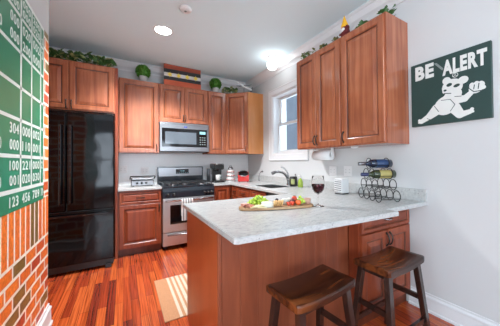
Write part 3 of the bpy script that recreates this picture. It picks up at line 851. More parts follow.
fa = thing('kitchen_tap', 'large pull-out nickel kitchen tap with curved lever behind the sink', 'tap', (2.09, 2.86, CT + 0.0008))
MB().lathe([(0.032, 0), (0.032, 0.006), (0.024, 0.012), (0.021, 0.05), (0.023, 0.075), (0.020, 0.10), (0.0, 0.105)], n=24).build('body', 'nickel', fa)
sp = [(0, 0, 0.06), (-0.02, 0.0, 0.115), (-0.06, 0.004, 0.165), (-0.11, 0.008, 0.192), (-0.165, 0.012, 0.202), (-0.215, 0.016, 0.200)]
MB().tube(sp, [0.022, 0.021, 0.0195, 0.018, 0.017, 0.016], 12).build('spout', 'nickel', fa)
MB().tube([(-0.205, 0.015, 0.201), (-0.24, 0.017, 0.195), (-0.275, 0.019, 0.180)], [0.017, 0.023, 0.024], 14).build('spray_head', 'steel_dark', fa)
MB().tube([(0, 0, 0.095), (-0.002, 0.0, 0.15), (-0.016, 0.02, 0.205), (-0.045, 0.05, 0.250), (-0.08, 0.08, 0.270)], [0.016, 0.012, 0.010, 0.010, 0.008], 10).build('lever', 'nickel', fa)
ft = thing('filter_tap', 'small slim nickel tap near the corner of the worktop', 'tap', (2.09, 3.76, CT + 0.0008))
MB().lathe([(0.018, 0), (0.018, 0.006), (0.011, 0.012), (0.010, 0.03), (0, 0.03)], n=18).build('body', 'nickel', ft)
MB().tube([(0, 0, 0.02), (-0.002, -0.004, 0.09), (0.0, -0.02, 0.135), (0.0, -0.06, 0.168), (0.0, -0.10, 0.178)], [0.008, 0.007, 0.007, 0.007, 0.007], 10).build('spout', 'nickel', ft)
MB().tube([(0, -0.095, 0.178), (0, -0.13, 0.176)], [0.013, 0.014], 12).build('spray_head', 'steel_dark', ft)

# ------------------------------------------------------------------ refrigerator
fr = thing('refrigerator', 'gloss black french-door refrigerator with bottom freezer drawer', 'refrigerator', (-1.008, 3.49, 0))
FW = 0.915
MB().box(0.004, FW - 0.004, 0.056, 0.83, 0.03, 1.825, 0.004).build('body', 'black', fr)
for i, (a, b) in enumerate(((0.0, FW / 2 - 0.002), (FW / 2 + 0.002, FW))):
    d = MB().box(a, b, 0.0, 0.052, 0.717, 1.85, 0.010).build('door', 'fridge', fr)
    hx_ = FW / 2 + (-0.045 if i == 0 else 0.045)
    h = MB().box(hx_ - 0.013, hx_ + 0.013, -0.055, -0.035, 0.80, 1.70, 0.007)
    h.box(hx_ - 0.011, hx_ + 0.011, -0.036, -0.0005, 0.82, 0.85).box(hx_ - 0.011, hx_ + 0.011, -0.036, -0.0005, 1.65, 1.68)
    h.build('handle', 'black_gloss', d)
    MB().box(a + (0.02 if i == 0 else 0.37), a + (0.09 if i == 0 else 0.44), 0.01, 0.10, 1.8505, 1.868, 0.004).build('hinge_cover', 'black', d)
d = MB().box(0.0, FW, 0.0, 0.052, 0.105, 0.700, 0.010).build('freezer_drawer', 'fridge', fr)
h = MB().box(0.05, FW - 0.05, -0.055, -0.032, 0.655, 0.682, 0.008)
h.box(0.08, 0.11, -0.034, -0.0005, 0.658, 0.679).box(FW - 0.11, FW - 0.08, -0.034, -0.0005, 0.658, 0.679)
h.build('handle', 'black_gloss', d)
MB().box(0.01, FW - 0.01, 0.03, 0.075, 0.03, 0.098).build('base_grille', 'black', fr)
for a in (0.03, FW - 0.09):
    MB().box(a, a + 0.06, -0.005, 0.06, 0.001, 0.05, 0.004).build('foot', 'black', fr)

# ------------------------------------------------------------------ range
rg = thing('gas_range', 'stainless and black gas range between the base cabinets', 'range', (0.4795, 3.70, 0))
RW = 0.756
MB().box(0, RW, 0.03, 0.654, 0.06, 0.895).build('body', 'black', rg)
for a in (0.03, RW - 0.07):
    for b in (0.08, 0.6):
        MB().box(a, a + 0.04, b, b + 0.04, 0.001, 0.0595).build('foot', 'black', rg)
od = MB().box(0.003, RW - 0.003, -0.02, 0.029, 0.255, 0.745, 0.004).build('oven_door', 'steel_range', rg)
MB().box(0.10, RW - 0.10, -0.0215, -0.0203, 0.37, 0.645).build('window', 'black_gloss', od)
h = MB().tube([(0.03, -0.065, 0.715), (RW / 2, -0.075, 0.715), (RW - 0.03, -0.065, 0.715)], 0.013, 12)
h.box(0.035, 0.06, -0.066, -0.0205, 0.703, 0.727).box(RW - 0.06, RW - 0.035, -0.066, -0.0205, 0.703, 0.727)
h.build('handle', 'chrome', od)
dr = MB().box(0.003, RW - 0.003, -0.018, 0.029, 0.065, 0.245, 0.004).build('drawer', 'steel_range', rg)
h = MB(); h.tube([(0.06, -0.045, 0.222), (RW / 2, -0.052, 0.215), (RW - 0.06, -0.045, 0.222)], 0.010, 10)
h.box(0.07, 0.09, -0.045, -0.0185, 0.213, 0.229).box(RW - 0.09, RW - 0.07, -0.045, -0.0185, 0.213, 0.229); h.build('handle', 'steel', dr)
# sloping control panel
cp = MB(); pr = [(-0.020, 0.755), (0.029, 0.755), (0.029, 0.894), (0.004, 0.894), (-0.018, 0.84)]
cp.prism([(y, z) for y, z in pr], 0.001, RW - 0.001, frame_mat((0, 0, 0), (0, 1, 0), (0, 0, 1), (1, 0, 0)))
cp = cp.build('control_panel', 'enamel', rg)
for x in (0.07, 0.155, 0.60, 0.655, 0.71):
    k = MB().lathe([(0.024, 0), (0.023, 0.010), (0.017, 0.014), (0.016, 0.030), (0, 0.032)], n=18, mat=Matrix.Rotation(PI / 2, 4, 'X'), c=(x, -0.0185, 0.80)).build('knob', 'black', cp)
    MB().box(x - 0.003, x + 0.003, -0.054, -0.051, 0.80, 0.814).build('pointer', 'sign_grey', k)
ck = MB().box(0, RW, 0.0, 0.60, 0.896, 0.918, 0.006).build('cooktop', 'enamel', rg)
for x, y, r_ in ((0.16, 0.15, 0.05), (0.16, 0.44, 0.04), (0.38, 0.29, 0.055), (0.60, 0.15, 0.045), (0.60, 0.44, 0.04)):
    b_ = MB().lathe([(r_ + 0.012, 0.9183), (r_ + 0.010, 0.924), (r_ * 0.8, 0.926), (r_ * 0.8, 0.930)], c=(x, y, 0), n=24).build('burner', 'steel', ck)
    MB().lathe([(r_ * 0.8, 0.9305), (r_ * 0.8, 0.938), (r_ * 0.6, 0.940), (0, 0.940)], c=(x, y, 0), n=24).build('burner_cap', 'black_matte', b_)
for a, b in ((0.02, 0.255), (0.262, 0.494), (0.501, 0.736)):
    g = MB(); z0, z1 = 0.946, 0.958
    for y in (0.03, 0.20, 0.30, 0.40, 0.565): g.box(a, b, y, y + 0.012, z0, z1)
    for x in (a, (a + b) / 2 - 0.006, b - 0.012): g.box(x, x + 0.012, 0.03, 0.577, z0, z1)
    for x in (a, b - 0.012):
        for y in (0.03, 0.565): g.box(x, x + 0.012, y, y + 0.012, 0.9183, z0)
    g.build('grate', 'black_matte', ck)
bg_ = MB().box(0.0, RW, 0.602, 0.654, 0.896, 1.19, 0.006).build('backguard', 'enamel', rg)
MB().box(0.022, RW - 0.022, 0.598, 0.6015, 1.035, 1.178, 0.001).build('fascia', 'steel', bg_)
ds = MB().box(0.29, 0.50, 0.595, 0.5975, 1.075, 1.150).build('display', 'black_gloss', bg_)
tb = MB(); tb.merge(text_bm('12:00', 0.034, 0.0004, 0.0004), frame_mat((0.352, 0.5945, 1.108), (1, 0, 0), (0, 0, 1), (0, -1, 0)))
for k in range(6): tb.box(0.302 + k * 0.033, 0.318 + k * 0.033, 0.5942, 0.5948, 1.084, 1.090)
tb.build('digits', 'numerals', ds, recalc=False)

# towel over the oven handle
tw = MB(); tw2 = MB()
for k in range(9):
    x0 = 0.245 + k * 0.0175
    mb_ = tw if k % 2 == 0 else tw2
    path = [(-0.0925, 0.42), (-0.095, 0.55), (-0.0945, 0.70), (-0.088, 0.727), (-0.076, 0.735), (-0.062, 0.727), (-0.0535, 0.70), (-0.047, 0.48)]
    inn = [(y + 0.004 if i < 4 else y - 0.003, z - (0.004 if 2 < i < 6 else 0)) for i, (y, z) in enumerate(path)]
    v = []
    for (ya, za), (yb, zb_) in zip(path, inn):
        v.append([mb_.bm.verts.new(p) for p in ((x0, ya, za), (x0 + 0.0175, ya, za), (x0 + 0.0175, yb, zb_), (x0, yb, zb_))])
    for a, b in zip(v, v[1:]):
        for i in range(4): mb_.face([a[i], a[(i + 1) % 4], b[(i + 1) % 4], b[i]])
    mb_.face(v[0]); mb_.face(v[-1])
tt = thing('dish_towel', 'white dish towel with dark stripes hanging over the oven handle', 'towel', (0.4795, 3.70, 0))
o = tw.build('cloth', 'towel_white', tt); tw2.build('stripes', 'towel_grey', tt)

# microwave
mwv = thing('microwave', 'stainless over-the-range microwave with black glass door', 'microwave', (0.478, 3.962, 1.437))
MB().box(0, 0.757, 0.03, YB - 3.963, 0.012, 0.456).build('body', 'steel_dark', mwv)
MB().box(0.01, 0.747, 0.02, 0.36, 0.0, 0.0118).build('vent_base', 'black', mwv)
fp = MB().box(0, 0.757, 0.0, 0.0295, 0.005, 0.430, 0.004).build('front_frame', 'steel', mwv)
MB().box(0, 0.757, 0.0, 0.0295, 0.431, 0.456, 0.003).build('top_vent', 'steel', mwv)
gd = MB().box(0.03, 0.727, -0.004, -0.0005, 0.075, 0.365, 0.001).build('door', 'black_gloss', mwv)
M['mw_window'] = flat('microwave_window', (0.09, 0.11, 0.13), 0.10, coat=0.6)
MB().box(0.075, 0.55, -0.0055, -0.0045, 0.12, 0.31).build('window', 'mw_window', gd)
kp = MB()
for i in range(4):
    for j in range(3): kp.box(0.605 + j * 0.037, 0.628 + j * 0.037, -0.0055, -0.0045, 0.115 + i * 0.038, 0.128 + i * 0.038)
kp.build('keypad', 'sign_grey', gd)
MB().box(0.605, 0.70, -0.0055, -0.0045, 0.29, 0.335).build('clock_display', 'numerals', gd)
MB().box(0.355, 0.405, -0.0015, -0.0003, 0.385, 0.405).build('badge', 'blue_badge', fp)


# ------------------------------------------------------------------ stools
def make_stool(label, loc, rz, group):
    t = thing('saddle_stool', label, 'stool', loc, rz, group)
    W, D, T, n = 0.43, 0.255, 0.042, 20
    s = MB(); cols = []
    for i in range(n + 1):
        u = -1 + 2 * i / n; x = u * W / 2
        dip = -0.015 * (1 - u * u) ** 1.0
        zt_ = 0.612 + dip; zb_ = zt_ - T + 0.004 * abs(u)
        ring = []
        rr = 0.010
        dd = D / 2 - (0.006 if i in (0, n) else 0)
        pts = [(-dd, zb_ + 0.004), (-dd, zt_ - rr), (-dd + 0.003, zt_ - 0.003), (-dd + rr, zt_), (0, zt_ - 0.002), (dd - rr, zt_), (dd - 0.003, zt_ - 0.003), (dd, zt_ - rr), (dd, zb_ + 0.004), (dd - 0.004, zb_), (-dd + 0.004, zb_)]
        cols.append([s.bm.verts.new((x, y, z)) for y, z in pts])
    k = len(cols[0])
    for a, b in zip(cols, cols[1:]):
        for j in range(k):
            f = s.face([a[j], a[(j + 1) % k], b[(j + 1) % k], b[j]]); f.smooth = j in (2, 3, 4, 5)
    s.face(cols[0][::-1]); s.face(cols[-1])
    s.build('seat', 'stool', t)
    top, bot = {}, {}
    for sx in (-1, 1):
        for sy in (-1, 1):
            a = Vector((sx * 0.168, sy * 0.090, 0.566)); b = Vector((sx * 0.212, sy * 0.150, 0.0))
            top[sx, sy], bot[sx, sy] = a, b
            w = 0.019; lg = MB()
            va = [lg.bm.verts.new(a + Vector((i * w, j * w, 0.006 if False else 0))) for i, j in ((-1, -1), (1, -1), (1, 1), (-1, 1))]
            vb = [lg.bm.verts.new(b + Vector((i * w * 0.9, j * w * 0.9, 0.001))) for i, j in ((-1, -1), (1, -1), (1, 1), (-1, 1))]
            lg.face(va); lg.face(vb[::-1])
            for i in range(4): lg.face([vb[i], vb[(i + 1) % 4], va[(i + 1) % 4], va[i]])
            bmesh.ops.bevel(lg.bm, geom=lg.bm.edges[:], offset=0.002, segments=1, affect='EDGES')
            lg.build('leg', 'stool_leg', t)
    def at(sx, sy, z):
        f = (0.566 - z) / 0.566; return top[sx, sy].lerp(bot[sx, sy], f)
    for sx in (-1, 1):
        p, q = at(sx, -1, 0.335), at(sx, 1, 0.335); d_ = (q - p).normalized()
        MB().bar(p + d_ * 0.02, q - d_ * 0.02, 0.018, 0.032).build('stretcher', 'stool_leg', t)
        p, q = at(sx, -1, 0.552), at(sx, 1, 0.552); d_ = (q - p).normalized()
        MB().bar(p + d_ * 0.021, q - d_ * 0.021, 0.016, 0.03).build('apron', 'stool_leg', t)
    for sy in (-1, 1):
        p, q = at(-1, sy, 0.20), at(1, sy, 0.20); d_ = (q - p).normalized()
        MB().bar(p + d_ * 0.02, q - d_ * 0.02, 0.018, 0.032).build('stretcher', 'stool_leg', t)
        p, q = at(-1, sy, 0.550), at(1, sy, 0.550); d_ = (q - p).normalized()
        MB().bar(p + d_ * 0.021, q - d_ * 0.021, 0.016, 0.026).build('apron', 'stool_leg', t)
    return t


stl = make_stool('dark wooden saddle-seat stool by the grooved panel, left of the pair', (0.868, 0.985, 0), math.radians(4), 'saddle stools at the peninsula')
st2 = copy_tree(stl); st2.location = (1.530, 0.955, 0); st2.rotation_euler = (0, 0, math.radians(1))
st2['label'] = 'dark wooden saddle-seat stool before the cabinet doors, right of the pair'

# rug
ru = MB().box(0, 0.9, 0, 0.77, 0.0008, 0.009, 0.003).build('rug', 'rug', loc=(0.279, 2.038, 0))
tag(ru, 'tan kitchen rug with cream stripes on the floor behind the peninsula', 'rug')

# ------------------------------------------------------------------ BE ALERT sign on the right wall
SGX = XW - 0.032
sg = thing('wall_sign', 'dark green BE ALERT canvas sign with running white bear on right wall', 'sign', (XW, 0.85, 1.82))
def S(mb): return mb
cy, cz = 0.85, 1.82
MB().box(-0.031, -0.0008, 0.583 - cy, 1.115 - cy, 1.552 - cz, 2.083 - cz, 0.002).build('board', 'green_sign', sg)
FM = frame_mat((-0.0313, 0, 0), (0, -1, 0), (0, 0, 1), (-1, 0, 0))   # local (right, up, out)
FX = lambda y: cy - y
def sign_text(txt, ya, yb, z, h, nm):
    b = text_bm(txt, 0.1, 0.0050, 0.0006, 1.12)
    xs = [v.co.x for v in b.verts]; ys = [v.co.y for v in b.verts]
    wx, wy = max(xs) - min(xs), max(ys) - min(ys); x0, y0 = min(xs), min(ys)
    for v in b.verts:
        v.co.x = (v.co.x - x0) / wx * (ya - yb) + FX(ya); v.co.y = (v.co.y - y0) / wy * h + z - cz
        v.co.z += 0.0007
    m = MB(); m.merge(b, FM); return m.build(nm, 'sign_white', sg, recalc=False)
sign_text('BE', 1.078, 0.935, 1.940, 0.118, 'lettering')
sign_text('ALERT', 0.875, 0.603, 1.925, 0.118, 'lettering')


def ell(cx_, cy_, rx, ry, rot=0, n=28):
    return [(cx_ + rx * math.cos(a) * math.cos(rot) - ry * math.sin(a) * math.sin(rot), cy_ + rx * math.cos(a) * math.sin(rot) + ry * math.sin(a) * math.cos(rot)) for a in [2 * PI * k / n for k in range(n)]]


def limb(p, q, r1, r2, n=10):
    a = math.atan2(q[1] - p[1], q[0] - p[0]); out = []
    for k in range(n + 1):
        t_ = a + PI / 2 + PI * k / n; out.append((p[0] + r1 * math.cos(t_), p[1] + r1 * math.sin(t_)))
    for k in range(n + 1):
        t_ = a - PI / 2 + PI * k / n; out.append((q[0] + r2 * math.cos(t_), q[1] + r2 * math.sin(t_)))
    return out


def sp_(y, z): return (FX(y), z - cz)


def bear_part(shapes, nm, mat, z0, dz=0.0007):
    m = MB()
    for k, s_ in enumerate(shapes): m.prism(s_, z0 + k * 0.00005, z0 + dz + k * 0.00005, FM)
    return m.build(nm, mat, sg)


P_ = sp_
white = [ell(*P_(0.812, 1.822), 0.068, 0.062), ell(*P_(0.848, 1.880), 0.028, 0.028), ell(*P_(0.742, 1.856), 0.032, 0.028),
         ell(*P_(0.856, 1.690), 0.082, 0.072, 0.5), limb(P_(0.800, 1.765), P_(0.835, 1.720), 0.050, 0.055), ell(*P_(0.848, 1.800), 0.030, 0.022),
         limb(P_(0.795, 1.720), P_(0.735, 1.715), 0.032, 0.024), limb(P_(0.735, 1.715), P_(0.690, 1.755), 0.023, 0.016), limb(P_(0.915, 1.670), P_(0.970, 1.625), 0.044, 0.028),
         limb(P_(0.975, 1.622), P_(1.035, 1.588), 0.024, 0.018), ell(*P_(1.050, 1.600), 0.012, 0.012), ell(*P_(1.052, 1.582), 0.010, 0.008),
         limb(P_(0.80, 1.66), P_(0.765, 1.605), 0.040, 0.030), limb(P_(0.765, 1.600), P_(0.705, 1.614), 0.024, 0.017), ell(*P_(0.693, 1.630), 0.012, 0.012), ell(*P_(0.690, 1.612), 0.011, 0.009),
         ell(*P_(0.668, 1.775), 0.042, 0.036, 0.2), ell(*P_(0.640, 1.792), 0.022, 0.026), ell(*P_(0.690, 1.800), 0.016, 0.020), ell(*P_(0.664, 1.806), 0.016, 0.018), ell(*P_(0.628, 1.770), 0.016, 0.014)]
bear_part(white, 'bear_figure', 'sign_white', 0.0)
for sh in (ell(*P_(0.830, 1.843), 0.019, 0.013, 0.2), ell(*P_(0.782, 1.825), 0.021, 0.012, 0.2), ell(*P_(0.858, 1.806), 0.011, 0.008), limb(P_(0.865, 1.785), P_(0.82, 1.775), 0.003, 0.003),
           limb(P_(0.705, 1.780), P_(0.680, 1.752), 0.003, 0.003), limb(P_(0.680, 1.752), P_(0.640, 1.750), 0.003, 0.003), limb(P_(0.676, 1.800), P_(0.680, 1.772), 0.003, 0.003), limb(P_(0.650, 1.805), P_(0.655, 1.768), 0.003, 0.003),
           limb(P_(0.885, 1.735), P_(0.825, 1.730), 0.0022, 0.0022), limb(P_(0.825, 1.730), P_(0.795, 1.685), 0.0022, 0.0022), limb(P_(0.795, 1.685), P_(0.825, 1.640), 0.0022, 0.0022), limb(P_(0.905, 1.650), P_(0.935, 1.70), 0.0022, 0.0022),
           limb(P_(0.795, 1.745), P_(0.755, 1.738), 0.0022, 0.0022), limb(P_(0.990, 1.608), P_(0.960, 1.590), 0.0022, 0.0022)):
    bear_part([sh], 'bear_marking', 'green_sign', 0.0022, 0.0004)
bear_part([ell(*P_(0.790, 1.907), 0.019, 0.018)], 'round_emblem', 'sign_white', 0.0022, 0.0005)
bear_part([ell(*P_(0.790, 1.907), 0.015, 0.014)], 'round_emblem_field', 'green_sign', 0.0028, 0.0003)
bear_part([limb(P_(0.790, 1.921), P_(0.790, 1.907), 0.0018, 0.0018), limb(P_(0.790, 1.907), P_(0.779, 1.898), 0.0018, 0.0018), limb(P_(0.790, 1.907), P_(0.801, 1.898), 0.0018, 0.0018)], 'round_emblem_spokes', 'sign_white', 0.0032, 0.0003)
bear_part([[P_(0.935, 2.045), P_(0.915, 2.045), P_(0.868, 1.985), P_(0.875, 1.97)]], 'grey_streak', 'sign_grey', 0.0, 0.0004)

# ------------------------------------------------------------------ scoreboard on the brick pier
sb = thing('scoreboard_sign', 'large green scoreboard with white grid and numerals on brick wall', 'sign', (XL, 1.65, 1.62))
oy, oz = 1.65, 1.62
MB().box(0.0006, 0.003, 0.95 - oy, 2.358 - oy, 1.006 - oz, 2.248 - oz, 0.0004).build('board', 'score_green', sb)
SM = frame_mat((0.0031, -0.014, 0.0), (0, 1, 0), (0, 0, 1), (1, 0, 0))
g = MB()
def sbar(y0, y1, z0, z1): g.box(0.0031, 0.0038, y0 - oy - 0.014, y1 - oy - 0.014, z0 - oz, z1 - oz)
vl = [1.715 - 0.19 * k for k in range(1, 4)]
for z, t_ in ((1.115, 0.022), (1.302, 0.020), (1.507, 0.018), (1.692, 0.018), (1.893, 0.018), (2.098, 0.018), (2.243, 0.022)):
    sbar(0.952, 2.370, z - t_ / 2, z + t_ / 2)
for y, t_ in ((1.908, 0.022), (2.095, 0.018), (2.288, 0.018), (2.362, 0.014), (1.60, 0.022), (1.28, 0.022)):
    sbar(y - t_ / 2, y + t_ / 2, 1.126, 2.232)
g.build('grid_lines', 'score_white', sb)


def score_row(groups, z, h, nm='numerals'):
    """groups: (text, y0, y1)"""
    h *= 0.9; z += 0.003
    for txt, y0, y1 in groups:
        dd_ = (y1 - y0) * 0.06; y0 += dd_; y1 -= dd_
        m = MB()
        b = text_bm(txt, 0.1, 0.0012, 0.0005, 1.15)
        xs = [v.co.x for v in b.verts]; ys = [v.co.y for v in b.verts]
        if not xs: continue
        wx, hy_ = max(xs) - min(xs), max(ys) - min(ys); x0, y0_ = min(xs), min(ys)
        for v in b.verts:
            v.co.x = (v.co.x - x0) / wx * (y1 - y0) + y0 - oy; v.co.y = (v.co.y - y0_) / hy_ * h + z - oz; v.co.z += 0.0006
        m.merge(b, SM)
        m.build(nm, 'score_white', sb, recalc=False)


A1, A2, A3, A4, A0 = (1.745, 1.885), (1.925, 2.078), (2.112, 2.272), (2.303, 2.348), (1.60, 1.655)
score_row([('123', *A1), ('456', *A2), ('789', *A3), ('10', *A4)], 1.028, 0.062)
score_row([('001', *A1), ('020', *A2), ('030', *A3), ('0', 1.622, 1.655)], 1.142, 0.06)
score_row([('100', *A1), ('221', *A2), ('000', *A3), ('2', 2.31, 2.34)], 1.222, 0.058)
score_row([('000', *A1), ('110', *A2), ('001', *A3), ('0', 1.622, 1.655)], 1.332, 0.062)
score_row([('304', *A1), ('000', *A2), ('002', *A3)], 1.42, 0.062)
score_row([('000', *A1), ('200', *A2), ('000', *A3), ('0', 1.622, 1.655)], 1.918, 0.062)
score_row([('000', *A1), ('020', *A2), ('002', *A3), ('2', 2.31, 2.34)], 2.010, 0.062)
score_row([('000', *A1), ('000', *A2), ('020', *A3), ('2', 2.31, 2.34)], 2.115, 0.05)
score_row([('010', *A1), ('000', *A2), ('200', *A3)], 2.175, 0.045)

# ------------------------------------------------------------------ wooden flag
fl = thing('wooden_flag', 'striped wooden plank flag with four yellow stars standing above microwave cabinet', 'wall decoration', (0.552, 4.052, ZT + 0.0015), rot=(math.radians(-2), 0, 0))
FWW, FH = 0.583, 0.338
bands = [(0.0, 0.088, 'flag_orange'), (0.089, 0.146, 'flag_black'), (0.147, 0.205, 'flag_white'), (0.206, 0.268, 'flag_black'), (0.269, FH, 'flag_red')]
for z0, z1, m_ in bands:
    MB().box(0, FWW, 0, 0.018, z0 + 0.0003, z1, 0.002).build('plank', m_, fl)
for k in range(4):
    pts = []
    for j in range(12):
        r_ = 0.043 if j % 2 == 0 else 0.021
        pts.append((0.088 + k * 0.135 + r_ * math.cos(PI / 2 + j * PI / 6), 0.176 + r_ * math.sin(PI / 2 + j * PI / 6)))
    MB().prism(pts, 0.0005, 0.006, frame_mat((0, 0, 0), (1, 0, 0), (0, 0, 1), (0, -1, 0))).build('star', 'yellow', fl)


# ------------------------------------------------------------------ greenery
def leaf(mb, p, d, n, L_, w):
    """small folded ivy leaf with thickness; p base, d direction, n up"""
    p = Vector(p); d = Vector(d).normalized(); n = Vector(n); s_ = d.cross(n)
    if s_.length < 1e-3: s_ = d.cross(Vector((1, 0, 0)))
    s_.normalize(); n = s_.cross(d).normalized()
    c = [(0, 0, 0), (0.25, 0.5, 0.10), (0.5, 0.32, 0.08), (0.62, 0.42, 0.06), (1, 0, -0.12), (0.62, -0.42, 0.06), (0.5, -0.32, 0.08), (0.25, -0.5, 0.10)]
    top = [mb.bm.verts.new(p + d * (a * L_) + s_ * (b * w) + n * (k * L_)) for a, b, k in c]
    mid = mb.bm.verts.new(p + d * (0.5 * L_) - n * 0.03 * L_)
    lo = mb.bm.verts.new(p + d * (0.45 * L_) - n * (0.03 * L_ + 0.0015))
    for i in range(8):
        mb.face([top[i], top[(i + 1) % 8], mid]); mb.face([top[(i + 1) % 8], top[i], lo])


def garland(label, pts, n, size, mats, spread=0.05, h=0.06, seed=1, z0=None, name='ivy_garland'):
    rnd = random.Random(seed)
    g_ = thing(name, label, 'garland', pts[0])
    P0 = Vector(pts[0]); Q = [Vector(p) - P0 for p in pts]
    MB().tube([q + Vector((0, 0, 0.006)) for q in Q], 0.004, 6).build('stem', 'brown_stem', g_)
    lv = MB()
    for k in range(n):
        u = rnd.random() * (len(Q) - 1); i = min(int(u), len(Q) - 2); b_ = Q[i].lerp(Q[i + 1], u - i)
        hh = rnd.uniform(0.010, h); b_ = b_ + Vector((rnd.uniform(-spread, spread), rnd.uniform(-spread, spread), hh))
        d_ = Vector((rnd.uniform(-1, 1), rnd.uniform(-1, 1), rnd.uniform(-0.1, 0.8)))
        lv.mi = rnd.randrange(len(mats))
        leaf(lv, b_, d_, (rnd.uniform(-.5, .5), rnd.uniform(-.5, .5), 1), size * rnd.uniform(0.7, 1.2), size * rnd.uniform(0.7, 1.1))
    for v in lv.bm.verts:
        if v.co.z < 0.002: v.co.z = 0.002
    lv.build('leaves', mats, g_)
    return g_


garland('dark green ivy garland along the top of the refrigerator cabinet', [(-1.03, 3.80, 2.526), (-0.8, 3.79, 2.526), (-0.55, 3.80, 2.526), (-0.32, 3.79, 2.526), (-0.12, 3.82, 2.526)], 300, 0.068, ['leaf', 'leaf', 'leaf', 'leaf_pale'], 0.035, 0.105, 3)
garland('pale green leafy garland on the corner cabinet right of the topiary', [(1.54, 4.06, ZT + 0.001), (1.62, 4.04, ZT + 0.001), (1.70, 3.99, ZT + 0.001), (1.76, 3.97, ZT + 0.001)], 90, 0.055, ['leaf', 'leaf_pale', 'leaf_olive'], 0.025, 0.10, 5)
garland('small olive leaf sprig at the window end of the right wall cabinets', [(1.90, 2.30, ZT + 0.001), (1.90, 2.20, ZT + 0.001), (1.90, 2.06, ZT + 0.001)], 42, 0.042, ['leaf_olive', 'leaf'], 0.02, 0.07, 8, name='leaf_sprig')
garland('small olive leaf sprig above the middle door of the right wall cabinets', [(1.90, 1.96, ZT + 0.001), (1.90, 1.86, ZT + 0.001)], 20, 0.04, ['leaf_olive', 'leaf'], 0.02, 0.05, 9, name='leaf_sprig')
garland('short leaf sprig just behind the yellow-hatted gnome', [(1.90, 1.77, ZT + 0.001), (1.90, 1.71, ZT + 0.001)], 16, 0.035, ['leaf_olive', 'brown_stem'], 0.015, 0.045, 10, name='leaf_sprig')
garland('dark green leaf cluster in the middle of the near cabinet top', [(1.93, 1.46, ZT + 0.001), (1.93, 1.41, ZT + 0.001)], 16, 0.055, ['leaf'], 0.02, 0.05, 12, name='leaf_sprig')
garland('dark green leaf sprig arching up at the near cabinet corner', [(1.93, 1.26, ZT + 0.001), (1.96, 1.20, ZT + 0.001), (1.99, 1.16, ZT + 0.001)], 24, 0.05, ['leaf'], 0.015, 0.09, 13, name='leaf_sprig')


def topiary(label, x, y, s=1.0, seed=1):
    rnd = random.Random(seed)
    t_ = thing('boxwood_topiary', label, 'potted plant', (x, y, ZT + 0.001))
    MB().lathe([(0.045, 0), (0.062, 0.085), (0.064, 0.10), (0.058, 0.10), (0.05, 0.088), (0, 0.088)], n=24).build('pot', 'ceramic', t_)
    f = MB(); f.ball((0, 0, 0.175), 0.088, 18, rings=12)
    for k in range(520):
        a = rnd.uniform(0, 2 * PI); z = rnd.uniform(-1, 1); r_ = math.sqrt(1 - z * z)
        n_ = Vector((r_ * math.cos(a), r_ * math.sin(a), z)); p = Vector((0, 0, 0.175)) + n_ * 0.082
        if p.z < 0.10: continue
        d_ = n_ + Vector((rnd.uniform(-.8, .8), rnd.uniform(-.8, .8), rnd.uniform(-.8, .8)))
        leaf(f, p, d_, (rnd.uniform(-1, 1), rnd.uniform(-1, 1), 1), 0.034, 0.024)
    f.build('foliage', 'box', t_)


topiary('round boxwood ball in a white pot, left of the wooden flag', 0.266, 4.15, seed=1)
topiary('round boxwood ball in a white pot, right of the wooden flag', 1.424, 4.15, seed=2)

# winged ornament
wo = thing('winged_ornament', 'white and dark grey winged ornament on top of corner cabinet', 'ornament', (1.88, 3.92, ZT + 0.001))
MB().lathe([(0.035, 0), (0.035, 0.006), (0.005, 0.010), (0.004, 0.10), (0, 0.10)], n=16).build('stand', 'bronze', wo)
MB().tube([(-0.13, 0.02, 0.205), (-0.06, 0.01, 0.175), (0.03, 0, 0.135), (0.13, -0.03, 0.09), (0.17, -0.035, 0.075)], [0.004, 0.016, 0.024, 0.020, 0.006], 12).build('fuselage', 'white_plastic', wo)
for sgn in (-1, 1):
    MB().tube([(-0.01, 0, 0.155), (-0.01 + sgn * 0.06, -sgn * 0.04, 0.15 - sgn * 0.0), (0.0 + sgn * 0.12, -sgn * 0.07, 0.165 + 0.01 * sgn)], [0.014, 0.010, 0.004], 8).build('wing', 'steel_dark', wo)
MB().box(0.135, 0.150, -0.07, 0.01, 0.06, 0.13).build('tail', 'steel_dark', wo)

# gnome
gn = thing('gnome_figurine', 'gnome with pointed yellow hat, white beard and maroon body on cabinet', 'figurine', (1.90, 1.615, ZT + 0.001), 0)
MB().lathe([(0.040, 0), (0.046, 0.02), (0.046, 0.055), (0.036, 0.095), (0, 0.10)], n=20).build('body', 'maroon', gn)
MB().lathe([(0.038, 0.098), (0.035, 0.120), (0.024, 0.150), (0.011, 0.190), (0, 0.225)], n=20, mat=Matrix.Rotation(-0.06, 4, 'Y')).build('hat', 'gnome_yellow', gn)
MB().lathe([(0.034, 0.086), (0.042, 0.090), (0.041, 0.108), (0.034, 0.112)], n=20).build('hat_brim', 'maroon', gn)
MB().ball((-0.026, 0.006, 0.062), 0.030, 12, sc=(0.8, 1.15, 1.1)).build('beard', 'beard', gn)
MB().ball((-0.044, 0.004, 0.084), 0.009, 10).build('nose', 'skin', gn)
for s in (-1, 1): MB().tube([(-0.01, s * 0.040, 0.066), (-0.03, s * 0.043, 0.035), (-0.042, s * 0.024, 0.026)], [0.011, 0.010, 0.008], 8).build('arm', 'maroon', gn)

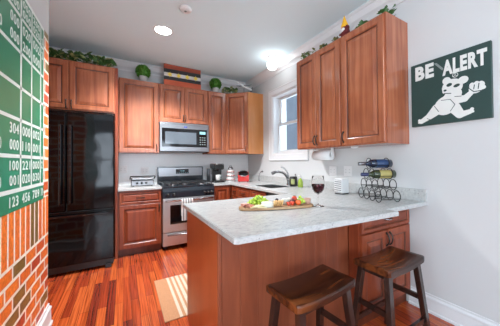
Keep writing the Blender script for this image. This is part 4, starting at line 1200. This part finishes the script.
# ------------------------------------------------------------------ things on the back worktop
gr = thing('contact_grill', 'stainless countertop grill with three black knobs left of the range', 'grill', (0.10, 3.99, CT + 0.0006))
MB().box(0.0, 0.30, 0.0, 0.24, 0.012, 0.085, 0.008).build('body', 'steel', gr)
ld = MB().box(0.004, 0.296, 0.015, 0.235, 0.092, 0.125, 0.012).build('lid', 'steel', gr)
MB().tube([(-0.012, 0.10, 0.105), (-0.012, -0.01, 0.135), (-0.010, -0.03, 0.15), (0.31, -0.03, 0.15), (0.312, -0.01, 0.135), (0.312, 0.10, 0.105)], 0.008, 8).build('handle', 'black', ld)
MB().box(0.0, 0.30, 0.02, 0.23, 0.0855, 0.0915).build('hot_plates', 'black', gr)
for k in range(3):
    MB().lathe([(0.017, 0), (0.016, 0.012), (0.0, 0.014)], n=16, mat=Matrix.Rotation(PI / 2, 4, 'X'), c=(0.075 + k * 0.06, -0.0005, 0.05)).build('knob', 'black', gr)
for x in (0.02, 0.26):
    for y in (0.02, 0.20): MB().box(x, x + 0.02, y, y + 0.02, 0, 0.0115).build('foot', 'black', gr)

cm = thing('coffee_maker', 'black single-serve coffee maker on the worktop right of the range', 'coffee maker', (1.315, 3.93, CT + 0.0006))
MB().box(0.0, 0.19, 0.0, 0.27, 0.0, 0.03, 0.008).build('base', 'black', cm)
MB().box(0.01, 0.18, 0.12, 0.27, 0.0305, 0.22, 0.012).build('column', 'black', cm)
hd = MB().box(0.005, 0.185, 0.0, 0.265, 0.2205, 0.325, 0.022).build('head', 'black', cm)
MB().tube([(0.02, -0.002, 0.30), (0.06, -0.018, 0.318), (0.13, -0.018, 0.318), (0.17, -0.002, 0.30)], 0.007, 8).build('handle', 'steel', hd)
MB().lathe([(0.03, 0.19), (0.03, 0.2200)], c=(0.095, 0.055, 0), n=16).build('spout', 'black', cm)
MB().box(-0.048, -0.003, 0.08, 0.26, 0.0, 0.24, 0.008).build('water_tank', 'steel_dark', cm)
mg = thing('mug', 'white mug standing on the coffee maker tray', 'mug', (1.405, 3.985, CT + 0.0312))
MB().lathe([(0.030, 0), (0.040, 0.008), (0.044, 0.10), (0.040, 0.10), (0.036, 0.012), (0, 0.010)], n=24).build('cup', 'ceramic', mg)
MB().tube([(0.042, 0, 0.08), (0.065, 0, 0.075), (0.068, 0, 0.04), (0.041, 0, 0.025)], 0.005, 8).build('handle', 'ceramic', mg)

sr = thing('canister_tower', 'white tiered rack with red dots and dark domed top between coffee maker and corner', 'rack', (1.615, 3.93, CT + 0.0006))
MB().lathe([(0.072, 0), (0.075, 0.01), (0.07, 0.018), (0, 0.018)], n=24).build('base', 'ceramic', sr)
for k in range(3):
    z = 0.0185 + k * 0.066; r_ = 0.070 - k * 0.006
    tr = MB().lathe([(r_, z), (r_, z + 0.050), (r_ - 0.006, z + 0.056), (r_ - 0.006, z + 0.065), (0, z + 0.065)], n=28).build('tier', 'ceramic', sr)
    for j in range(10):
        a = 2 * PI * j / 10 + 0.2; MB().ball((r_ * math.cos(a), r_ * math.sin(a), z + 0.027), 0.009, 8, sc=(1, 1, 1.0), rings=6).build('red_dot', 'red', tr)
MB().lathe([(0.052, 0.217), (0.045, 0.245), (0.022, 0.265), (0, 0.27)], n=24).build('domed_top', 'steel_dark', sr)
MB().tube(arc((0, 0, 0.266), 0.022, 0, PI, 9, (1, 0, 0)), 0.004, 6).build('ring_handle', 'steel_dark', sr)

rd = thing('bread_bin_appliance', 'red countertop appliance with slanted black top in the corner', 'appliance', (1.80, 3.80, CT + 0.0006), math.radians(-25))
prf = [(-0.07, 0.012), (0.10, 0.012), (0.10, 0.165), (0.07, 0.175), (-0.07, 0.105)]
MB().prism([(y, z) for y, z in prf], -0.095, 0.095, frame_mat((0, 0, 0), (0, 1, 0), (0, 0, 1), (1, 0, 0))).build('body', 'red', rd)
MB().lathe([(0.085, 0.0), (0.088, 0.012), (0.075, 0.026), (0, 0.032)], n=28, mat=Matrix.Rotation(math.atan2(0.07, 0.14), 4, 'X'), c=(0, -0.002, 0.143)).build('lid', 'black_gloss', rd)
MB().lathe([(0.088, 0.0), (0.090, 0.006), (0.088, 0.010)], n=28, mat=Matrix.Rotation(math.atan2(0.07, 0.14), 4, 'X'), c=(0, -0.001, 0.137)).build('rim', 'chrome', rd)
for x in (-0.07, 0.07):
    for y in (-0.05, 0.08): MB().lathe([(0.012, 0), (0.010, 0.0115)], c=(x, y, 0), n=12).build('foot', 'black', rd)
MB().ball((-0.098, 0.0, 0.09), 0.014, 12).build('knob', 'black', rd)

# by the sink
cn = thing('sponge_caddy', 'dark round caddy with a pale label beside the kitchen tap', 'caddy', (2.06, 2.70, CT + 0.0006))
MB().lathe([(0.050, 0), (0.053, 0.004), (0.053, 0.135), (0.048, 0.135), (0.048, 0.01), (0, 0.01)], n=24).build('cup', 'black', cn)
lb = MB(); rr_ = 0.0538
for k in range(8):
    a0, a1 = PI + 0.2 + k * 0.13, PI + 0.2 + (k + 1) * 0.13
    vs = [(rr_ * math.cos(a), rr_ * math.sin(a), z) for a, z in ((a0, 0.03), (a1, 0.03), (a1, 0.10), (a0, 0.10))]
    vi = [(x * 0.99, y * 0.99, z) for x, y, z in vs]
    A = [lb.bm.verts.new(v) for v in vs]; B = [lb.bm.verts.new(v) for v in vi]
    lb.face(A); lb.face(B[::-1])
    for i in range(4): lb.face([A[i], A[(i + 1) % 4], B[(i + 1) % 4], B[i]])
lb.build('label_band', 'leaf_pale', cn)
MB().tube([(0.01, 0.0, 0.012), (0.02, -0.03, 0.15), (-0.005, -0.05, 0.165)], [0.006, 0.006, 0.012], 8).build('brush', 'steel_dark', cn)
so = thing('soap_bottle', 'yellow-green soap bottle with a white pump beside the tap', 'bottle', (2.04, 2.52, CT + 0.0006))
MB().lathe([(0.030, 0), (0.034, 0.006), (0.034, 0.07), (0.024, 0.10), (0.012, 0.115), (0.012, 0.125), (0, 0.125)], n=24).build('body', 'soap', so)
MB().lathe([(0.014, 0.1255), (0.014, 0.14), (0.005, 0.142), (0.005, 0.165), (0, 0.165)], n=14).build('pump', 'white_plastic', so)
MB().tube([(0, 0, 0.163), (-0.035, 0, 0.160)], 0.005, 8).build('nozzle', 'white_plastic', so)

# ------------------------------------------------------------------ on the peninsula
fn = thing('desk_cooler', 'small white cube cooler with a louvred front by the backsplash', 'fan', (1.975, 1.76, CT + 0.0006), math.radians(0))
# local: louvred face looks to -X and the far side; a box about 14 cm
MB().box(-0.045, 0.065, -0.052, 0.055, 0.008, 0.165, 0.012).build('housing', 'white_plastic', fn)
lf = MB().box(-0.0475, -0.0455, -0.040, 0.045, 0.022, 0.15).build('grille_recess', 'steel_dark', fn)
for k in range(6):
    MB().box(-0.0525, -0.048, -0.040, 0.045, 0.026 + k * 0.0215, 0.038 + k * 0.0215).build('louvre', 'white_plastic', fn)
MB().box(-0.04, 0.06, -0.047, 0.05, 0.0, 0.0075).build('base', 'black', fn)

# wine rack: rings in pairs joined by rails, four tiers
A_ = Vector((0.91, -0.41, 0)).normalized(); E_ = Vector((-0.41, -0.91, 0)).normalized(); Z_ = Vector((0, 0, 1))
RO = Vector((1.912, 1.462, CT + 0.0006))
RR, SPC, TH = 0.045, 0.0925, 0.092
rk = thing('wine_rack', 'black wire pyramid wine rack holding two bottles by the right wall', 'wine rack', RO)
SEP = 0.165
centres = {}
for tier in range(4):
    for k in range(4 - tier):
        c = E_ * (SPC * (k + tier * 0.5)) + Z_ * (RR + 0.004 + tier * TH)
        centres[tier, k] = c
        for s in (0, 1):
            cc = c + A_ * (SEP * s)
            pts = [cc + E_ * (RR * math.cos(2 * PI * j / 28)) + Z_ * (RR * 1.0 * math.sin(2 * PI * j / 28)) for j in range(28)]
            MB().tube(pts, 0.0036, 6, closed=True).build('ring', 'wire', rk)
        for e in (-1, 1):
            p = c + E_ * (RR * e * 0.9) + Z_ * (-RR * 0.42)
            MB().tube([p, p + A_ * SEP], 0.003, 6).build('rail', 'wire', rk)


def wine_bottle(name, label, tier, k, gmat, lmat, cap):
    c = centres[tier, k] + RO
    r_ = 0.037
    base_ = c + A_ * (SEP + 0.045) - Z_ * (RR - 0.0042 - r_)
    # lathe axis local z -> -A_ (neck toward the window side)
    zax = -A_; xax = Z_; yax = zax.cross(xax)
    mt = frame_mat((0, 0, 0), xax, yax, zax)
    t_ = thing(name, label, 'bottle', base_)
    MB().lathe([(0, 0.006), (0.030, 0.0), (r_, 0.006), (r_, 0.175), (0.034, 0.195), (0.022, 0.215), (0.0145, 0.232), (0.0135, 0.295), (0.0155, 0.297), (0.0155, 0.305), (0, 0.306)], n=28, mat=mt).build('glass_body', gmat, t_)
    MB().lathe([(r_ + 0.0004, 0.045), (r_ + 0.0006, 0.046), (r_ + 0.0006, 0.149), (r_ + 0.0004, 0.15)], n=28, mat=mt, cap=False).build('label_band', lmat, t_)
    MB().lathe([(0.0150, 0.245), (0.0162, 0.247), (0.0162, 0.306), (0.012, 0.308), (0, 0.308)], n=18, mat=mt).build('capsule', cap, t_)


wine_bottle('wine_bottle', 'dark blue wine bottle lying in the topmost ring of the rack', 3, 0, 'bottle_blue', 'blue_label', 'steel_dark')
wine_bottle('wine_bottle', 'green wine bottle with yellow label lying in the second tier', 2, 1, 'bottle_green', 'yellow_label', 'capsule_navy')

# wine glass
wg = thing('wine_glass', 'stemmed wine glass half full of red wine on the peninsula', 'glass', (1.283, 1.372, CT + 0.0006))
K = 1.30; KZ = 1.14
prof = [(0, 0.0), (0.034, 0.0), (0.036, 0.002), (0.02, 0.005), (0.006, 0.010), (0.0032, 0.03), (0.0032, 0.070), (0.006, 0.080), (0.022, 0.092), (0.034, 0.112), (0.039, 0.138), (0.038, 0.165), (0.0335, 0.205),
        (0.0326, 0.205), (0.0371, 0.165), (0.0381, 0.138), (0.0331, 0.113), (0.021, 0.094), (0.007, 0.085), (0, 0.083)]
lo = [p for p in prof[:8]] + [(0, 0.080)]; hi = [(0, 0.0805), (0.006, 0.0805)] + prof[8:]
MB().lathe([(r_ * (K if z < 0.006 else 1), z * KZ) for r_, z in lo], n=30).build('stem', 'glass', wg)
MB().lathe([(r_ * (K if z > 0.085 else 1), z * KZ) for r_, z in hi], n=36).build('bowl', 'thin_glass', wg)
wp = [(0, 0.0832), (0.0068, 0.0855), (0.0205, 0.0945), (0.0325, 0.1135), (0.0375, 0.138), (0.0374, 0.148), (0.0371, 0.151), (0, 0.151)]
MB().lathe([(r_ * (K if z > 0.086 else 1) * 0.995, z * KZ) for r_, z in wp], n=36).build('wine', 'wine', wg)

# paper towel holder under the cabinet
pt = thing('paper_towel_holder', 'white paper towel roll on a holder under the right wall cabinets', 'paper towel', (2.01, 2.06, ZB))
rot = Matrix.Rotation(PI / 2, 4, 'X')
MB().lathe([(0.018, -0.135), (0.056, -0.135), (0.056, 0.135), (0.018, 0.135), (0.018, -0.135)], n=32, mat=rot, c=(0, 0, -0.075), cap=False).build('roll', 'paper', pt)
MB().tube([(0, -0.15, -0.075), (0, 0.15, -0.075)], 0.008, 10).build('rod', 'white_plastic', pt)
for s in (-1, 1): MB().box(-0.018, 0.018, s * 0.148 - 0.005, s * 0.148 + 0.005, -0.095, -0.001, 0.004).build('bracket', 'white_plastic', pt)
MB().box(-0.02, 0.02, -0.155, 0.155, -0.0009, -0.0002).build('mounting_plate', 'white_plastic', pt)
pk = thing('puck_light', 'small round white puck light under the near wall cabinet', 'light', (2.0, 1.60, ZB - 0.0004))
MB().lathe([(0.036, 0), (0.036, -0.010), (0.028, -0.013), (0, -0.013)], n=24).build('housing', 'white_plastic', pk)
MB().lathe([(0.026, -0.0132), (0.024, -0.016), (0, -0.017)], n=24).build('lens', 'lens', pk)


# outlets
def outlet(label, loc, rz, kind='outlet'):
    t_ = thing('wall_outlet', label, 'outlet', loc, rz, None)
    MB().box(-0.057, 0.057, -0.006, -0.0006, -0.057, 0.057, 0.002).build('plate', 'white_plastic', t_)
    for s in (-0.026, 0.026):
        so_ = MB().box(s - 0.017, s + 0.017, -0.0085, -0.0061, -0.033, 0.033, 0.001).build('socket', 'white_plastic', t_)
        m = MB()
        for dz in (-0.016, 0.016): m.box(s - 0.007, s - 0.004, -0.0092, -0.0086, dz - 0.005, dz + 0.005).box(s + 0.004, s + 0.007, -0.0092, -0.0086, dz - 0.005, dz + 0.005)
        m.build('slots', 'grip', so_)


outlet('white wall outlet on the back wall above the countertop grill', (0.305, YB - 0.0065, 1.135), 0)
outlet('white wall outlet on the back wall near the refrigerator panel', (0.0, YB - 0.0065, 1.165), 0)
outlet('white wall outlet on the right wall below the paper towel roll', (XW, 2.065, 1.145), -PI / 2)
outlet('white wall outlet on the right wall above the small white cooler', (XW, 1.838, 1.15), -PI / 2)

# ------------------------------------------------------------------ serving board and food
BD = Vector((0.95, -0.31, 0)).normalized(); BA = math.atan2(BD.y, BD.x)
bc = Vector((0.985, 1.50, CT + 0.0006))
bd = thing('serving_board', 'long live-edge wooden serving board loaded with fruit and cheese', 'serving board', bc, BA)
pl = []
rnd = random.Random(4)
for k in range(40):
    a = 2 * PI * k / 40; ca, sa = math.cos(a), math.sin(a)
    x = 0.285 * (abs(ca) ** 0.7) * (1 if ca > 0 else -1); y = 0.088 * (abs(sa) ** 0.6) * (1 if sa > 0 else -1)
    pl.append((x + rnd.uniform(-.003, .003), y + rnd.uniform(-.003, .003)))
MB().prism(pl, 0.003, 0.018).build('board', 'board_wood', bd)
MB().prism([(x * 1.004, y * 1.012) for x, y in pl], 0.0, 0.0028).build('bark_edge', 'bark', bd)
BT = CT + 0.0006 + 0.0186
def onb(u, v, z=0): p = bc + BD * u + Vector((-BD.y, BD.x, 0)) * v; return Vector((p.x, p.y, BT + z))


def grapes(label, u, v, n, rx, ry, h, seed):
    rnd = random.Random(seed)
    o = onb(u, v); t_ = thing('grape_bunch', label, 'grapes', o, BA)
    MB().tube([(-rx, 0, 0.010), (0, 0, 0.02), (rx * 0.8, 0, 0.012)], 0.002, 6).build('stem', 'brown_stem', t_)
    gm_ = MB().ball((0, 0, 0), 0.0115, 10, rings=7).build('grape', 'grape', t_); first = True
    pl_ = []; tries = 0
    while len(pl_) < n and tries < 4000:
        tries += 1
        x, y = rnd.uniform(-rx, rx), rnd.uniform(-ry, ry)
        hh = h * max(0, 1 - (x / rx) ** 2 - (y / ry) ** 2 * 0.6)
        z = 0.0118 + rnd.uniform(0, 1) * hh
        if (x / rx) ** 2 + (y / ry) ** 2 > 1: continue
        if any((x - a) ** 2 + (y - b) ** 2 + (z - c) ** 2 < 0.019 ** 2 for a, b, c in pl_): continue
        pl_.append((x, y, z))
        c_ = gm_ if first else gm_.copy()
        if not first: COL.objects.link(c_); c_.parent = t_
        first = False; c_.location = (x, y, z)


grapes('large bunch of green grapes at the left end of the serving board', -0.130, 0.040, 52, 0.085, 0.040, 0.055, 1)
grapes('small cluster of green grapes near the right end of the serving board', 0.190, 0.000, 14, 0.032, 0.034, 0.045, 2)
b_ = thing('brie_wheel', 'white soft cheese block in front of the large grape bunch', 'cheese', onb(-0.080, -0.040), BA)
MB().lathe([(0, 0), (0.043, 0), (0.047, 0.004), (0.047, 0.030), (0.043, 0.034), (0, 0.034)], n=32).build('rind', 'brie', b_)
for k, (u, v, rz_, z_) in enumerate(((-0.185, -0.045, 0.3, 0), (-0.165, -0.052, 0.1, 0.0062), (-0.145, -0.058, -0.2, 0.0124), (-0.125, -0.066, -0.4, 0))):
    lab = ['pale cheese slice nearest the ham on the board', 'pale cheese slice lying on the first slice', 'topmost pale cheese slice of the fanned stack', 'pale cheese slice at the front edge of the board'][k]
    s_ = MB().prism([(-0.03, -0.018), (0.034, -0.015), (0.030, 0.02), (-0.028, 0.017)], 0, 0.006).build('cheese_slice', 'cheese', loc=onb(u, v, z_ + 0.0), rot=(0, 0, BA + rz_))
    tag(s_, lab, 'cheese', 'fanned cheese slices')
for k, (u, v) in enumerate(((-0.225, -0.010), (-0.205, -0.035), (-0.235, 0.025))):
    m_ = MB(); rr = []
    rnd = random.Random(20 + k)
    for i in range(12):
        a = i / 12 * 2 * PI
        for ring in (0,): pass
    # a rumpled fold of ham: wavy ribbon
    pts_t, pts_b = [], []
    for i in range(15):
        x = -0.028 + i * 0.004; zz = 0.014 + 0.010 * math.sin(i * 1.25 + k)
        pts_t.append((x, zz + 0.0016)); pts_b.append((x, zz))
    prof2 = pts_t + pts_b[::-1]
    m_.prism(prof2, -0.024, 0.024, frame_mat((0, 0, 0), (1, 0, 0), (0, 0, 1), (0, -1, 0)))
    for v_ in m_.bm.verts: v_.co.z = max(0.0005, v_.co.z - 0.003 * abs(v_.co.y) / 0.024)
    s_ = m_.build('ham_fold', 'ham', loc=onb(u, v, -0.0), rot=(0, 0, BA + 0.5 * k))
    s_.location.z -= min(v_.co.z for v_ in s_.data.vertices) - 0.0002
    tag(s_, ['rumpled pink ham fold at the tip of the board', 'rumpled pink ham fold beside the cheese slices', 'rumpled pink ham fold behind the other two'][k], 'ham', 'folded ham slices')
cr_ = [(-0.035, -0.055, 0.0), (-0.020, -0.050, 0.0), (-0.005, -0.055, 0.0), (0.010, -0.050, 0.0), (0.025, -0.055, 0.0)]
for k, (u, v, z_) in enumerate(cr_):
    s_ = MB().lathe([(0.024, 0), (0.025, 0.002), (0.024, 0.005), (0, 0.006)], n=18, cap=True).build('cracker', 'cracker', loc=onb(u, v, 0.0228), rot=(0.0, math.radians(-66), BA))
    tag(s_, ['first golden cracker of the leaning row, beside the soft cheese', 'second golden cracker of the leaning row', 'middle golden cracker of the leaning row', 'fourth golden cracker of the leaning row', 'last golden cracker of the leaning row, beside the strawberries'][k], 'cracker', 'leaning row of crackers')


def strawberry(label, u, v, s, mat='strawberry', rz_=0.0, z=0.0, leafy=True):
    t_ = thing('strawberry', label, 'strawberry', onb(u, v, z), BA + rz_, 'strawberries on the board')
    MB().lathe([(0, -0.0), (0.010 * s, 0.004 * s), (0.017 * s, 0.016 * s), (0.019 * s, 0.027 * s), (0.013 * s, 0.036 * s), (0, 0.038 * s)], n=16).build('fruit', mat, t_)
    lf_ = MB()
    for k in range(5):
        a = k * 2 * PI / 5; leaf(lf_, (0, 0, 0.038 * s), (math.cos(a), math.sin(a), 0.15), (0, 0, 1), 0.014 * s, 0.007 * s)
    lf_.build('leaves', 'leaf', t_)


strawberry('red strawberry between the crackers and the small white cheese', 0.075, -0.055, 0.85, rz_=0.3)
strawberry('red strawberry in front of the fig', 0.105, -0.050, 0.9, rz_=1.1)
rt_ = thing('tomato', 'large orange-red tomato in front of the small grape cluster', 'tomato', onb(0.155, -0.045), BA)
MB().ball((0, 0, 0.0205), 0.0225, 18, sc=(1, 1, 0.9), rings=12).build('fruit', 'tomato', rt_)
lf_ = MB()
for k in range(5): leaf(lf_, (0, 0, 0.0405), (math.cos(k * 1.257), math.sin(k * 1.257), 0.2), (0, 0, 1), 0.012, 0.005)
lf_.build('calyx', 'leaf', rt_)
for k, (u, v, z_) in enumerate(((-0.015, 0.045, 0), (0.012, 0.040, 0), (0.000, 0.022, 0), (0.030, 0.022, 0), (0.010, 0.032, 0.022))):
    m_ = MB(); rnd = random.Random(40 + k); m_.ball((0, 0, 0.0125), 0.0095, 8, rings=6)
    for i in range(26):
        z = -1 + 2 * (i + 0.5) / 26; a = i * 2.4; r_ = math.sqrt(1 - z * z)
        m_.ball((0.0095 * r_ * math.cos(a), 0.0095 * r_ * math.sin(a), 0.0132 + 0.0095 * z), 0.0035, 6, rings=4)
    s_ = m_.build('blackberry', 'berry', loc=onb(u, v, z_))
    tag(s_, ['blackberry at the back of the board beside the grapes', 'blackberry at the back, second from the grapes', 'blackberry in the middle just behind the crackers', 'blackberry beside the white mozzarella ball', 'blackberry on top of the berry pile'][k], 'blackberry', 'blackberries behind the crackers')
tag(MB().ball((0, 0, 0.024), 0.026, 18, sc=(1, 1, 0.92), rings=12).build('mozzarella_ball', 'brie', loc=onb(0.062, 0.010)), 'white mozzarella ball behind the strawberries', 'cheese')
tag(MB().ball((0, 0, 0.0215), 0.024, 18, sc=(1, 1, 0.9), rings=12).build('mozzarella_ball', 'brie', loc=onb(0.110, 0.052)), 'white mozzarella ball at the back of the board behind the fig', 'cheese')
fg = thing('fig', 'dark purple fig in the middle of the fruit', 'fig', onb(0.125, 0.000), BA)
MB().lathe([(0, 0), (0.018, 0.004), (0.025, 0.018), (0.020, 0.032), (0.008, 0.042), (0.004, 0.048), (0, 0.048)], n=20).build('fruit', 'fig', fg)
rs = thing('strawberry', 'large red strawberry resting on top beside the fig', 'strawberry', onb(0.098, 0.006, 0), BA, 'strawberries on the board')
rs.location = onb(0.0, 0.0)
rs.location = onb(0.152, 0.036)
MB().lathe([(0, 0), (0.016, 0.004), (0.024, 0.022), (0.023, 0.040), (0.015, 0.055), (0, 0.060)], n=18).build('fruit', 'strawberry', rs)
lf_ = MB()
for k in range(5): leaf(lf_, (0, 0, 0.060), (math.cos(k * 1.257), math.sin(k * 1.257), 0.15), (0, 0, 1), 0.014, 0.007)
lf_.build('leaves', 'leaf', rs)
cp_ = thing('dip_cup', 'small terracotta cup of dark preserve at the right end of board', 'cup', onb(0.245, -0.002), BA)
MB().lathe([(0.020, 0), (0.024, 0.002), (0.027, 0.042), (0.024, 0.042), (0.021, 0.006), (0, 0.006)], n=24).build('cup', 'terracotta', cp_)
MB().lathe([(0.020, 0.0065), (0.0225, 0.034), (0, 0.037)], n=24).build('preserve', 'fig', cp_)
